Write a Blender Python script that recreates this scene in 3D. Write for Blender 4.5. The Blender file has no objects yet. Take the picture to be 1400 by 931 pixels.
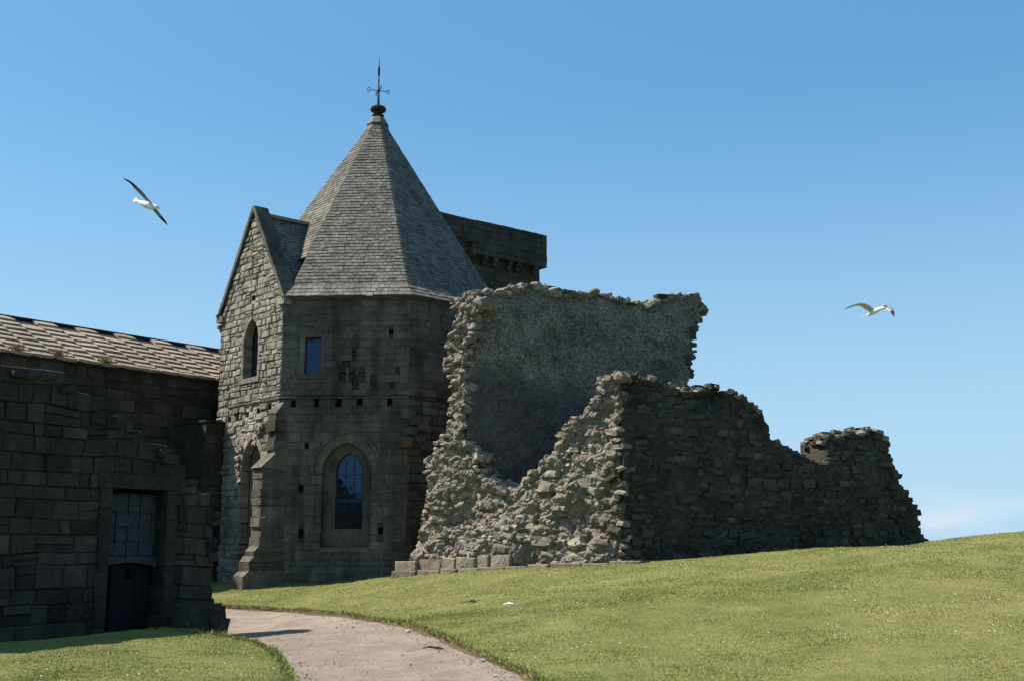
import bpy, math, random
import numpy as np
from mathutils import Vector, Matrix

random.seed(7)
rng = np.random.default_rng(7)
scene = bpy.context.scene

# ------------------------------------------------------------------ camera
FOC, U0, V0, HORIZON, EYE = 1600.0, 700.0, 465.5, 760.0, 1.6
PITCH = math.atan((HORIZON - V0) / FOC)
CP, SP = math.cos(PITCH), math.sin(PITCH)
cam_d = bpy.data.cameras.new('camera')
cam = bpy.data.objects.new('camera', cam_d)
scene.collection.objects.link(cam)
cam.location = (0, 0, EYE)
cam.rotation_euler = (math.pi / 2 + PITCH, 0, 0)
cam_d.sensor_width = 36
cam_d.lens = FOC / 1400 * 36
cam_d.clip_start = 0.1
cam_d.clip_end = 9000
scene.camera = cam

# ------------------------------------------------------------------ light
SUN_AZ = math.radians(-97.5)          # measured from "towards the viewer" (-Y); negative is to the left
SUN_EL = math.radians(49.5)
sdir = Vector((math.sin(SUN_AZ) * math.cos(SUN_EL), -math.cos(SUN_AZ) * math.cos(SUN_EL), math.sin(SUN_EL)))
world = bpy.data.worlds.new('World')
scene.world = world
world.use_nodes = True
wn = world.node_tree
for n in list(wn.nodes):
    wn.nodes.remove(n)
w_out = wn.nodes.new('ShaderNodeOutputWorld')
w_bg = wn.nodes.new('ShaderNodeBackground')
w_sky = wn.nodes.new('ShaderNodeTexSky')
w_sky.sky_type = 'NISHITA'
w_sky.sun_disc = False
w_sky.sun_elevation = SUN_EL
w_sky.sun_rotation = math.atan2(sdir.x, sdir.y)
w_sky.altitude = 20
w_sky.air_density = 1.0
w_sky.dust_density = 0.7
w_sky.ozone_density = 3.0
w_bg.inputs['Strength'].default_value = 0.074
# summer haze: the blue pales evenly all round towards the horizon
w_tc = wn.nodes.new('ShaderNodeTexCoord'); w_sep = wn.nodes.new('ShaderNodeSeparateXYZ')
w_mr = wn.nodes.new('ShaderNodeMapRange'); w_mr.interpolation_type = 'SMOOTHSTEP'
w_mr.inputs[1].default_value = -.02; w_mr.inputs[2].default_value = .40; w_mr.inputs[3].default_value = .85; w_mr.inputs[4].default_value = 0.0
w_tint = wn.nodes.new('ShaderNodeMix'); w_tint.data_type = 'RGBA'; w_tint.blend_type = 'MULTIPLY'; w_tint.inputs[0].default_value = 1
w_tint.inputs[7].default_value = (.90, 1.22, 1.20, 1)
w_mix = wn.nodes.new('ShaderNodeMix'); w_mix.data_type = 'RGBA'; w_mix.inputs[7].default_value = (3.9, 5.7, 7.2, 1)
wn.links.new(w_tc.outputs['Generated'], w_sep.inputs[0]); wn.links.new(w_sep.outputs['Z'], w_mr.inputs[0])
w_uni = wn.nodes.new('ShaderNodeMix'); w_uni.data_type = 'RGBA'; w_uni.inputs[0].default_value = .45; w_uni.inputs[7].default_value = (1.15, 3.35, 6.3, 1)
wn.links.new(w_sky.outputs['Color'], w_tint.inputs[6]); wn.links.new(w_tint.outputs[2], w_uni.inputs[6]); wn.links.new(w_uni.outputs[2], w_mix.inputs[6])
wn.links.new(w_mr.outputs[0], w_mix.inputs[0])
# a few faint low clouds far out over the sea
w_map = wn.nodes.new('ShaderNodeMapping'); w_map.inputs['Scale'].default_value = (3, 3, 14)
w_nz = wn.nodes.new('ShaderNodeTexNoise'); w_nz.inputs['Scale'].default_value = 2.2; w_nz.inputs['Detail'].default_value = 7
w_cr = wn.nodes.new('ShaderNodeMapRange'); w_cr.inputs[1].default_value = .52; w_cr.inputs[2].default_value = .66
w_lo = wn.nodes.new('ShaderNodeMapRange'); w_lo.inputs[1].default_value = .060; w_lo.inputs[2].default_value = .028
w_mm = wn.nodes.new('ShaderNodeMath'); w_mm.operation = 'MULTIPLY'; w_m2 = wn.nodes.new('ShaderNodeMath'); w_m2.operation = 'MULTIPLY'; w_m2.inputs[1].default_value = .5
w_cm = wn.nodes.new('ShaderNodeMix'); w_cm.data_type = 'RGBA'; w_cm.inputs[7].default_value = (6.3, 6.7, 7.5, 1)
wn.links.new(w_tc.outputs['Generated'], w_map.inputs[0]); wn.links.new(w_map.outputs[0], w_nz.inputs['Vector']); wn.links.new(w_nz.outputs['Fac'], w_cr.inputs[0])
wn.links.new(w_sep.outputs['Z'], w_lo.inputs[0]); wn.links.new(w_cr.outputs[0], w_mm.inputs[0]); wn.links.new(w_lo.outputs[0], w_mm.inputs[1])
wn.links.new(w_mm.outputs[0], w_m2.inputs[0]); wn.links.new(w_m2.outputs[0], w_cm.inputs[0]); wn.links.new(w_mix.outputs[2], w_cm.inputs[6])
wn.links.new(w_cm.outputs[2], w_bg.inputs['Color'])
wn.links.new(w_bg.outputs['Background'], w_out.inputs['Surface'])

sun_d = bpy.data.lights.new('sun', 'SUN')
sun_d.energy = 5.0
sun_d.angle = math.radians(0.53)
sun_d.color = (1.0, 0.94, 0.85)
sun = bpy.data.objects.new('sun', sun_d)
scene.collection.objects.link(sun)
sun.location = (-30, 10, 40)
sun.rotation_euler = sdir.to_track_quat('Z', 'Y').to_euler()

scene.view_settings.view_transform = 'Standard'
scene.view_settings.look = 'None'
scene.view_settings.exposure = 0.8
scene.view_settings.gamma = 1.0
scene.cycles.max_bounces = 6

# ------------------------------------------------------------------ projection helpers
def ray(u, v):
    xc, yc = (u - U0) / FOC, (V0 - v) / FOC
    return np.array([xc, CP - SP * yc, SP + CP * yc])

def at_depth(u, v, Y):
    d = ray(u, v)
    return np.array([0, 0, EYE]) + d * (Y / d[1])

def project(P):
    P = np.atleast_2d(P)
    z = P[:, 2] - EYE
    d = np.maximum(CP * P[:, 1] + SP * z, 1e-3)
    h = -SP * P[:, 1] + CP * z
    return U0 + FOC * P[:, 0] / d, V0 - FOC * h / d, d

class Plane:
    """upright wall plane: origin, unit direction along it, outward normal"""
    def __init__(self, ox, oy, dx, dy):
        l = math.hypot(dx, dy)
        self.o = np.array([ox, oy, 0.0]); self.d = np.array([dx / l, dy / l, 0.0])
        self.n = np.array([dy / l, -dx / l, 0.0])
    def hit(self, u, v):
        r = ray(u, v); c = np.array([0, 0, EYE])
        t = np.dot(self.o - c, self.n) / np.dot(r, self.n)
        p = c + r * t
        return (float(np.dot(p - self.o, self.d)), float(p[2]))
    def poly(self, pts):
        return [self.hit(*p) for p in pts]
    def pt(self, s, z, n=0.0):
        s = np.asarray(s, float); z = np.asarray(z, float); n = np.asarray(n, float)
        s, z, n = np.broadcast_arrays(s, z, n)
        return self.o + s[..., None] * self.d + n[..., None] * self.n + z[..., None] * np.array([0, 0, 1.0])

# ------------------------------------------------------------------ numpy noise
_perm = rng.permutation(512)
_vals = rng.random(512)
def vnoise(x, y, z=0.0):
    x, y, z = np.broadcast_arrays(np.asarray(x, float), np.asarray(y, float), np.asarray(z, float))
    xi, yi, zi = np.floor(x).astype(int), np.floor(y).astype(int), np.floor(z).astype(int)
    fx, fy, fz = x - xi, y - yi, z - zi
    fx, fy, fz = [t * t * (3 - 2 * t) for t in (fx, fy, fz)]
    def h(a, b, c):
        return _vals[_perm[(_perm[(_perm[a & 511] + b) & 511] + c) & 511]]
    r = 0
    for dx in (0, 1):
        for dy in (0, 1):
            for dz in (0, 1):
                w = (fx if dx else 1 - fx) * (fy if dy else 1 - fy) * (fz if dz else 1 - fz)
                r = r + w * h(xi + dx, yi + dy, zi + dz)
    return r * 2 - 1
def fbm(x, y, z=0.0, o=4):
    r, a, f = 0, 1.0, 1.0
    for _ in range(o):
        r = r + a * vnoise(np.asarray(x) * f, np.asarray(y) * f, np.asarray(z) * f + 7.3 * f)
        a *= 0.5; f *= 2.03
    return r

def in_poly(poly, x, y):
    x = np.asarray(x, float); y = np.asarray(y, float)
    r = np.zeros(np.broadcast(x, y).shape, bool)
    n = len(poly)
    for i in range(n):
        x0, y0 = poly[i]; x1, y1 = poly[(i + 1) % n]
        if y0 == y1: continue
        c = ((y0 > y) != (y1 > y)) & (x < (x1 - x0) * (y - y0) / (y1 - y0) + x0)
        r ^= c
    return r
def poly_dist(poly, x, y, closed=True):
    d = np.full(np.shape(x), 1e9)
    n = len(poly)
    for i in range(n if closed else n - 1):
        x0, y0 = poly[i]; x1, y1 = poly[(i + 1) % n]
        dx, dy = x1 - x0, y1 - y0
        L = dx * dx + dy * dy + 1e-12
        t = np.clip(((x - x0) * dx + (y - y0) * dy) / L, 0, 1)
        d = np.minimum(d, np.hypot(x - x0 - t * dx, y - y0 - t * dy))
    return d

# ------------------------------------------------------------------ object helpers
coll = scene.collection
def mesh_obj(name, verts, faces, mats, parent=None, mat_idx=None, tone=None, smooth=False, loc=None):
    verts = np.asarray(verts, float)
    base = np.array(parent['_o']) if (parent is not None and '_o' in parent) else np.zeros(3)
    if loc is None:
        loc = np.array([0, 0, 0.0]) if parent is None else base
    v = verts - loc
    me = bpy.data.meshes.new(name)
    me.from_pydata(v.tolist(), [], [tuple(int(i) for i in f) for f in faces] if not isinstance(faces, list) else faces)
    if not isinstance(mats, (list, tuple)): mats = [mats]
    for m in mats: me.materials.append(m)
    if mat_idx is not None: me.polygons.foreach_set('material_index', np.asarray(mat_idx, np.int32))
    if tone is not None:
        a = me.attributes.new('tone', 'FLOAT', 'POINT'); a.data.foreach_set('value', np.asarray(tone, np.float32))
    if smooth: me.polygons.foreach_set('use_smooth', np.ones(len(me.polygons), bool))
    me.update()
    o = bpy.data.objects.new(name, me)
    coll.objects.link(o)
    if parent is not None: o.parent = parent
    o.location = tuple(np.asarray(loc) - base)
    o['_o'] = [float(t) for t in loc]
    return o
def thing(name, label, cat, loc, group=None):
    o = bpy.data.objects.new(name, None); coll.objects.link(o)
    o.location = tuple(float(t) for t in loc); o['_o'] = [float(t) for t in loc]
    o.empty_display_size = 0.3
    o['label'] = label; o['category'] = cat
    if group: o['group'] = group
    return o
def tag(o, label=None, cat=None, kind=None, group=None):
    if label: o['label'] = label
    if cat: o['category'] = cat
    if kind: o['kind'] = kind
    if group: o['group'] = group
    return o
class MB:
    def __init__(s): s.v = []; s.f = []; s.m = []; s.t = []
    def add(s, v, f, m=0, t=0.0):
        k = len(s.v); s.v.extend([tuple(map(float, p)) for p in v])
        s.f.extend([tuple(int(i) + k for i in q) for q in f]); s.m.extend([m] * len(f)); s.t.extend([t] * len(v))
    def box(s, c, ax, ay, az, m=0, t=0.0, taper=1.0):
        """box about centre c with half-axis vectors"""
        c, ax, ay, az = map(lambda q: np.asarray(q, float), (c, ax, ay, az))
        v = [c + i * ax * (taper if k > 0 else 1) + j * ay * (taper if k > 0 else 1) + k * az for k in (-1, 1) for j in (-1, 1) for i in (-1, 1)]
        s.add(v, [(0, 2, 3, 1), (4, 5, 7, 6), (0, 1, 5, 4), (2, 6, 7, 3), (0, 4, 6, 2), (1, 3, 7, 5)], m, t)
    def wbox(s, pl, s0, s1, z0, z1, n0, n1, m=0, t=0.0):
        v = [pl.pt(a, b, c) for c in (n0, n1) for b in (z0, z1) for a in (s0, s1)]
        s.add(v, [(0, 2, 3, 1), (4, 5, 7, 6), (0, 1, 5, 4), (2, 6, 7, 3), (0, 4, 6, 2), (1, 3, 7, 5)], m, t)
    def prism(s, ring0, ring1, m=0, cap=True, t=0.0):
        n = len(ring0)
        f = [(i, (i + 1) % n, n + (i + 1) % n, n + i) for i in range(n)]
        if cap: f += [tuple(range(n))[::-1], tuple(range(n, 2 * n))]
        s.add(list(ring0) + list(ring1), f, m, t)
    def tube(s, pts, rad, seg=6, m=0):
        pts = [np.asarray(p, float) for p in pts]
        if not isinstance(rad, (list, tuple)): rad = [rad] * len(pts)
        vs = []
        for i, p in enumerate(pts):
            d = pts[min(i + 1, len(pts) - 1)] - pts[max(i - 1, 0)]
            d = d / (np.linalg.norm(d) + 1e-9)
            a = np.cross(d, [0, 0, 1.0] if abs(d[2]) < .9 else [1.0, 0, 0]); a /= np.linalg.norm(a)
            b = np.cross(d, a)
            for k in range(seg):
                th = 2 * math.pi * k / seg
                vs.append(p + rad[i] * (math.cos(th) * a + math.sin(th) * b))
        f = []
        for i in range(len(pts) - 1):
            for k in range(seg):
                f.append((i * seg + k, i * seg + (k + 1) % seg, (i + 1) * seg + (k + 1) % seg, (i + 1) * seg + k))
        f += [tuple(range(seg))[::-1], tuple(range((len(pts) - 1) * seg, len(pts) * seg))]
        s.add(vs, f, m)
    def lathe(s, c, prof, seg=16, m=0):
        vs = []
        for r, z in prof:
            for k in range(seg):
                th = 2 * math.pi * k / seg
                vs.append((c[0] + r * math.cos(th), c[1] + r * math.sin(th), c[2] + z))
        f = []
        for i in range(len(prof) - 1):
            for k in range(seg):
                f.append((i * seg + k, i * seg + (k + 1) % seg, (i + 1) * seg + (k + 1) % seg, (i + 1) * seg + k))
        f += [tuple(range(seg))[::-1], tuple(range((len(prof) - 1) * seg, len(prof) * seg))]
        s.add(vs, f, m)
    def build(s, name, mats, parent=None, loc=None, smooth=False):
        return mesh_obj(name, s.v, s.f, mats, parent, s.m, s.t, smooth, loc)

# ------------------------------------------------------------------ materials
def nd(nt, kind, **kw):
    n = nt.nodes.new(kind)
    for k, v in kw.items():
        if k in n.inputs: n.inputs[k].default_value = v
        else: setattr(n, k, v)
    return n
def ramp(nt, stops, fac):
    r = nt.nodes.new('ShaderNodeValToRGB')
    e = r.color_ramp.elements
    while len(e) > 1: e.remove(e[-1])
    e[0].position = stops[0][0]; e[0].color = (*stops[0][1], 1)
    for p, c in stops[1:]:
        q = e.new(p); q.color = (*c, 1)
    nt.links.new(fac, r.inputs['Fac'])
    return r.outputs['Color']
def mix(nt, a, b, fac, mode='MIX'):
    m = nt.nodes.new('ShaderNodeMix'); m.data_type = 'RGBA'; m.blend_type = mode
    for s, v in ((m.inputs[6], a), (m.inputs[7], b), (m.inputs[0], fac)):
        if hasattr(v, 'is_output') or isinstance(v, bpy.types.NodeSocket): nt.links.new(v, s)
        elif isinstance(v, (int, float)): s.default_value = v
        else: s.default_value = (*v, 1)
    return m.outputs[2]
def noise_n(nt, vec, scale, detail=5, rough=.6):
    n = nd(nt, 'ShaderNodeTexNoise'); n.inputs['Scale'].default_value = scale
    n.inputs['Detail'].default_value = detail; n.inputs['Roughness'].default_value = rough
    nt.links.new(vec, n.inputs['Vector'])
    return n.outputs['Fac']
def math_n(nt, op, a, b=None, clamp=False):
    m = nt.nodes.new('ShaderNodeMath'); m.operation = op; m.use_clamp = clamp
    for i, v in enumerate((a, b)):
        if v is None: continue
        if isinstance(v, (int, float)): m.inputs[i].default_value = v
        else: nt.links.new(v, m.inputs[i])
    return m.outputs[0]
def base_mat(name, rough=.9):
    m = bpy.data.materials.new(name); m.use_nodes = True
    nt = m.node_tree
    b = nt.nodes['Principled BSDF']; b.inputs['Roughness'].default_value = rough
    b.inputs['Specular IOR Level'].default_value = 0.12
    geo = nt.nodes.new('ShaderNodeNewGeometry')
    return m, nt, b, geo.outputs['Position']
def bump(nt, b, h, strength, dist):
    bp = nt.nodes.new('ShaderNodeBump'); bp.inputs['Strength'].default_value = strength; bp.inputs['Distance'].default_value = dist
    nt.links.new(h, bp.inputs['Height']); nt.links.new(bp.outputs['Normal'], b.inputs['Normal'])
def stone_mat(name, cols_,  lichen=(.42, .42, .36), lichen_amt=.25, grime=(.05, .05, .045), grime_amt=.4, bump_s=.7, bump_d=.03, grain=16, big=.5, var=1.0, k=1.0, patch=.8, streak=.5):
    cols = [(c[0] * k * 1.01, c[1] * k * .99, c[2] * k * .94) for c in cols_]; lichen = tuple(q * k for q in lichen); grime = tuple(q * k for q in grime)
    """stone: tone per piece from cols, blotches, grime, lichen specks, rough relief"""
    m, nt, b, pos = base_mat(name)
    at = nt.nodes.new('ShaderNodeAttribute'); at.attribute_name = 'tone'
    oi = nt.nodes.new('ShaderNodeObjectInfo')
    t = math_n(nt, 'FRACT', math_n(nt, 'ADD', at.outputs['Fac'], oi.outputs['Random']))
    if var < 1: t = math_n(nt, 'ADD', math_n(nt, 'MULTIPLY', t, var), (1 - var) / 2)
    n_small = noise_n(nt, pos, 5.0, 6, .65)
    t2 = math_n(nt, 'ADD', math_n(nt, 'MULTIPLY', t, .75), math_n(nt, 'MULTIPLY', math_n(nt, 'SUBTRACT', n_small, .5), .7), True)
    t2 = math_n(nt, 'ADD', t2, .1, True)
    nk = len(cols)
    c = ramp(nt, [(i / (nk - 1), cc) for i, cc in enumerate(cols)], t2)
    n_big = noise_n(nt, pos, big, 5, .6)
    g = ramp(nt, [(.45, (0, 0, 0)), (.68, (1, 1, 1))], n_big)
    c = mix(nt, c, grime, math_n(nt, 'MULTIPLY', g, grime_amt))
    pt_ = noise_n(nt, pos, 1.6, 7, .68)
    c = mix(nt, c, ramp(nt, [(.30, (.55, .50, .44)), (.45, (1, .98, .95)), (.58, (1, 1, 1)), (.72, (1.45, 1.38, 1.22))], pt_), patch, 'MULTIPLY')
    mpn = nt.nodes.new('ShaderNodeMapping'); mpn.inputs['Scale'].default_value = (2.2, 2.2, .25); nt.links.new(pos, mpn.inputs['Vector'])
    c = mix(nt, c, ramp(nt, [(.38, (.55, .55, .52)), (.56, (1, 1, 1))], noise_n(nt, mpn.outputs[0], 1.2, 5, .6)), streak, 'MULTIPLY')
    n_l = noise_n(nt, pos, 9.0, 8, .75)
    lf = ramp(nt, [(.56, (0, 0, 0)), (.64, (1, 1, 1))], n_l)
    c = mix(nt, c, lichen, math_n(nt, 'MULTIPLY', lf, lichen_amt))
    nf = noise_n(nt, pos, grain * 2.5, 6, .7)
    c = mix(nt, c, ramp(nt, [(.25, (.55, .55, .55)), (.75, (1.3, 1.3, 1.3))], nf), .8, 'MULTIPLY')
    nt.links.new(c, b.inputs['Base Color'])
    h = math_n(nt, 'ADD', noise_n(nt, pos, grain, 7, .7), math_n(nt, 'MULTIPLY', noise_n(nt, pos, grain * .3, 3, .5), 1.2))
    bump(nt, b, h, bump_s, bump_d)
    return m
def flat_mat(name, col, rough=.6, nscale=20, amt=.3, metallic=0, bs=.2):
    m, nt, b, pos = base_mat(name, rough)
    n = noise_n(nt, pos, nscale, 5, .6)
    lo = tuple(c * (1 - amt) for c in col); hi = tuple(min(1, c * (1 + amt)) for c in col)
    nt.links.new(ramp(nt, [(.3, lo), (.7, hi)], n), b.inputs['Base Color'])
    b.inputs['Metallic'].default_value = metallic
    bump(nt, b, n, bs, .01)
    return m

M = {}
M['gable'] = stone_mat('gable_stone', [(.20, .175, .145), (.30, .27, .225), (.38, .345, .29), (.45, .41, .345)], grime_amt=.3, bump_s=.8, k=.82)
M['ashlar'] = stone_mat('weathered_ashlar', [(.15, .135, .11), (.22, .20, .165), (.265, .245, .205), (.36, .335, .28)], lichen=(.36, .38, .35), grime_amt=.55, var=.8, bump_s=.5, big=.45, k=.54, patch=1.0, streak=.8)  # albedo scaled down to deepen the shade on the octagon's unlit faces
M['mortar'] = stone_mat('mortar', [(.12, .115, .10), (.18, .17, .15)], grime_amt=.4, bump_s=.6, k=.4)
M['range'] = stone_mat('dark_range_stone', [(.07, .06, .048), (.12, .105, .085), (.17, .148, .12), (.25, .22, .18)], lichen=(.34, .34, .32), lichen_amt=.3, grime=(.03, .03, .028), grime_amt=.6, k=.38, patch=1.0)  # kept near black so the colour carries the shade on these walls
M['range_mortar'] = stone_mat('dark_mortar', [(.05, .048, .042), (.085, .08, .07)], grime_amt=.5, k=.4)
M['rubble'] = stone_mat('rubble_stone', [(.16, .135, .108), (.26, .225, .185), (.34, .31, .265), (.50, .46, .40)], lichen=(.55, .53, .47), grime=(.13, .12, .10), grime_amt=.4, bump_s=.8, bump_d=.03, k=.88, streak=.2)
M['core'] = stone_mat('lime_core', [(.20, .175, .145), (.30, .27, .23), (.40, .365, .315)], lichen=(.5, .47, .4), grime=(.14, .12, .10), grime_amt=.4, bump_s=1.0, bump_d=.06, grain=9, k=.95, streak=.1)
M['facing'] = stone_mat('rubble_facing', [(.10, .085, .065), (.165, .145, .115), (.22, .20, .16), (.31, .285, .235)], lichen=(.33, .37, .33), grime=(.06, .055, .045), grime_amt=.5, big=.6, k=.46, patch=1.0)  # darker than the sunlit rubble: shade of the long wall put into the colour
M['facing_core'] = stone_mat('facing_core', [(.12, .11, .085), (.19, .175, .145)], grime_amt=.5, grain=9, bump_d=.05, k=.5)
M['buttress'] = stone_mat('buttress_stone', [(.12, .105, .085), (.20, .18, .15), (.28, .255, .21), (.38, .35, .29)], grime_amt=.5, bump_s=.9, bump_d=.04, k=.62, patch=1.0)
M['footing'] = stone_mat('footing_stone', [(.17, .14, .11), (.26, .22, .17), (.34, .295, .235), (.42, .37, .30)], grime_amt=.5, bump_s=1.0, bump_d=.05, k=.8, patch=1.0)
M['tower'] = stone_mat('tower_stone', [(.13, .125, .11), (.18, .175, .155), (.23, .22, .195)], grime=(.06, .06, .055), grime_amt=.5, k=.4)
M['slate'] = stone_mat('roof_slate', [(.20, .185, .165), (.30, .28, .25), (.38, .355, .315), (.48, .45, .40)], lichen=(.5, .48, .4), lichen_amt=.3, grime=(.12, .12, .11), grime_amt=.3, bump_s=.4, bump_d=.01, big=.4, k=.52, patch=.7, streak=.5)
M['slab'] = stone_mat('stone_roof_slab', [(.32, .245, .19), (.42, .335, .265), (.51, .415, .34), (.60, .505, .42)], lichen=(.55, .5, .38), grime=(.2, .17, .13), grime_amt=.4, bump_s=.5, bump_d=.015, k=.76, patch=.4, streak=.1, var=.7)
M['coping'] = M['ashlar']
M['felt'] = flat_mat('dark_roof_bed', (.035, .032, .03), .95)
M['iron'] = flat_mat('black_iron', (.03, .03, .032), .5, 30, .3, .5)
M['frame'] = flat_mat('dark_window_frame', (.03, .032, .035), .6)
M['wood'] = flat_mat('blue_grey_painted_board', (.045, .050, .054), .75, 14, .35)
M['door'] = flat_mat('dark_door_board', (.012, .013, .013), .8, 14, .4)
M['dark_stone'] = stone_mat('very_dark_stone', [(.03, .03, .026), (.05, .048, .042)], lichen_amt=.1)  # very dark stone for wall cores, recess backs and the finial
M['warm'] = stone_mat('brown_recess_stone', [(.13, .09, .06), (.19, .135, .09), (.24, .18, .125)], grime_amt=.4)

def glass_mat(name, tint, fac):
    m = bpy.data.materials.new(name); m.use_nodes = True
    nt = m.node_tree; nt.nodes.clear()
    out = nt.nodes.new('ShaderNodeOutputMaterial')
    mx = nt.nodes.new('ShaderNodeMixShader'); mx.inputs[0].default_value = fac
    d = nd(nt, 'ShaderNodeBsdfDiffuse'); d.inputs['Color'].default_value = (.012, .018, .03, 1)
    g = nd(nt, 'ShaderNodeBsdfGlossy'); g.inputs['Color'].default_value = (*tint, 1); g.inputs['Roughness'].default_value = .03
    geo = nt.nodes.new('ShaderNodeNewGeometry')
    nn = noise_n(nt, geo.outputs['Position'], 3.0, 3, .5)
    bp = nt.nodes.new('ShaderNodeBump'); bp.inputs['Strength'].default_value = .15; bp.inputs['Distance'].default_value = .02
    nt.links.new(nn, bp.inputs['Height']); nt.links.new(bp.outputs['Normal'], g.inputs['Normal'])
    nt.links.new(d.outputs[0], mx.inputs[1]); nt.links.new(g.outputs[0], mx.inputs[2]); nt.links.new(mx.outputs[0], out.inputs['Surface'])
    return m
M['glass'] = glass_mat('window_glass', (.25, .40, .72), .09)

# plaster face of the tall ruin: pitted pale upper coat, smoother blue-grey lower coat
def plaster_mat():
    m, nt, b, pos = base_mat('ruin_plaster', .95)
    n1 = noise_n(nt, pos, 1.3, 10, .72)
    up = ramp(nt, [(.3, (.165, .15, .118)), (.6, (.255, .232, .185)), (.8, (.33, .30, .245))], noise_n(nt, pos, 2.2, 8, .7))
    lo = ramp(nt, [(.3, (.070, .064, .054)), (.7, (.125, .116, .10))], noise_n(nt, pos, 3.0, 6, .6))
    vo = nd(nt, 'ShaderNodeTexVoronoi', feature='F1'); vo.inputs['Scale'].default_value = 9.0; vo.inputs['Randomness'].default_value = 1
    wv = nt.nodes.new('ShaderNodeVectorMath'); wv.operation = 'ADD'
    nc = nd(nt, 'ShaderNodeTexNoise'); nc.inputs['Scale'].default_value = 5; nt.links.new(pos, nc.inputs['Vector'])
    sc = nt.nodes.new('ShaderNodeVectorMath'); sc.operation = 'SCALE'; sc.inputs['Scale'].default_value = .25
    nt.links.new(nc.outputs['Color'], sc.inputs[0]); nt.links.new(pos, wv.inputs[0]); nt.links.new(sc.outputs[0], wv.inputs[1])
    nt.links.new(wv.outputs[0], vo.inputs['Vector'])
    cr = ramp(nt, [(.10, (.35, .34, .30)), (.30, (1, 1, 1))], vo.outputs['Distance'])
    spk = ramp(nt, [(.42, (.22, .21, .19)), (.50, (1, 1, 1)), (.62, (1.3, 1.3, 1.25))], noise_n(nt, pos, 16, 10, .8))
    blo = ramp(nt, [(.36, (.45, .43, .38)), (.50, (1, 1, 1)), (.66, (1.25, 1.25, 1.2))], noise_n(nt, pos, 1.7, 7, .7))
    up = mix(nt, up, mix(nt, cr, spk, 1.0, 'MULTIPLY'), .92, 'MULTIPLY')
    up = mix(nt, up, blo, .6, 'MULTIPLY')
    lo = mix(nt, lo, ramp(nt, [(.40, (.5, .48, .45)), (.52, (1, 1, 1)), (.64, (1.3, 1.28, 1.2))], noise_n(nt, pos, 10, 10, .8)), .7, 'MULTIPLY')
    sep = nt.nodes.new('ShaderNodeSeparateXYZ'); nt.links.new(pos, sep.inputs[0])
    # lower coat survives below an uneven edge about 5.6 m up, which drops to the right
    edge = math_n(nt, 'ADD', sep.outputs['Z'], math_n(nt, 'MULTIPLY', n1, 1.7))
    edge = math_n(nt, 'ADD', edge, math_n(nt, 'MULTIPLY', sep.outputs['X'], .12))
    f = nt.nodes.new('ShaderNodeMapRange'); f.inputs[1].default_value = 7.25; f.inputs[2].default_value = 7.75
    nt.links.new(edge, f.inputs[0])
    c = mix(nt, lo, up, f.outputs[0])
    pf = ramp(nt, [(.50, (0, 0, 0)), (.66, (1, 1, 1))], noise_n(nt, pos, .9, 6, .62))
    c = mix(nt, c, (.04, .038, .03), math_n(nt, 'MULTIPLY', pf, .45))
    nt.links.new(c, b.inputs['Base Color'])
    h = math_n(nt, 'ADD', noise_n(nt, pos, 12, 7, .72), math_n(nt, 'MULTIPLY', f.outputs[0], math_n(nt, 'MULTIPLY', vo.outputs['Distance'], 1.3)))
    bump(nt, b, h, .8, .05)
    return m
M['plaster'] = plaster_mat()

# ------------------------------------------------------------------ masonry
class Stones:
    """collects stones of one thing; the 290 that show largest become parts, the rest one stuff part"""
    def __init__(s, parent, name='stone', rest='small_stones', limit=285):
        s.parent, s.name, s.rest, s.limit = parent, name, rest, limit
        s.items = []; s.mats = []
    def add(s, verts, faces, mat):
        if mat not in s.mats: s.mats.append(mat)
        verts = np.asarray(verts, float)
        c = verts.mean(0)
        u, v, d = project(verts)
        ext = (u.max() - u.min()) * (v.max() - v.min())
        if c[1] < 1 or u.max() < -20 or u.min() > 1420 or v.min() > 960: ext *= 1e-4
        s.items.append((ext, verts, faces, s.mats.index(mat), c))
    def flush(s):
        it = sorted(s.items, key=lambda t: -t[0])
        for ext, v, f, mi, c in it[:s.limit]:
            mesh_obj(s.name, v, f, s.mats[mi], s.parent, loc=c)
        rest = it[s.limit:]
        if rest:
            mb = MB()
            for ext, v, f, mi, c in rest: mb.add(v, f, mi, random.random())
            o = mb.build(s.rest, s.mats, s.parent); o['kind'] = 'stuff'

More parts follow.
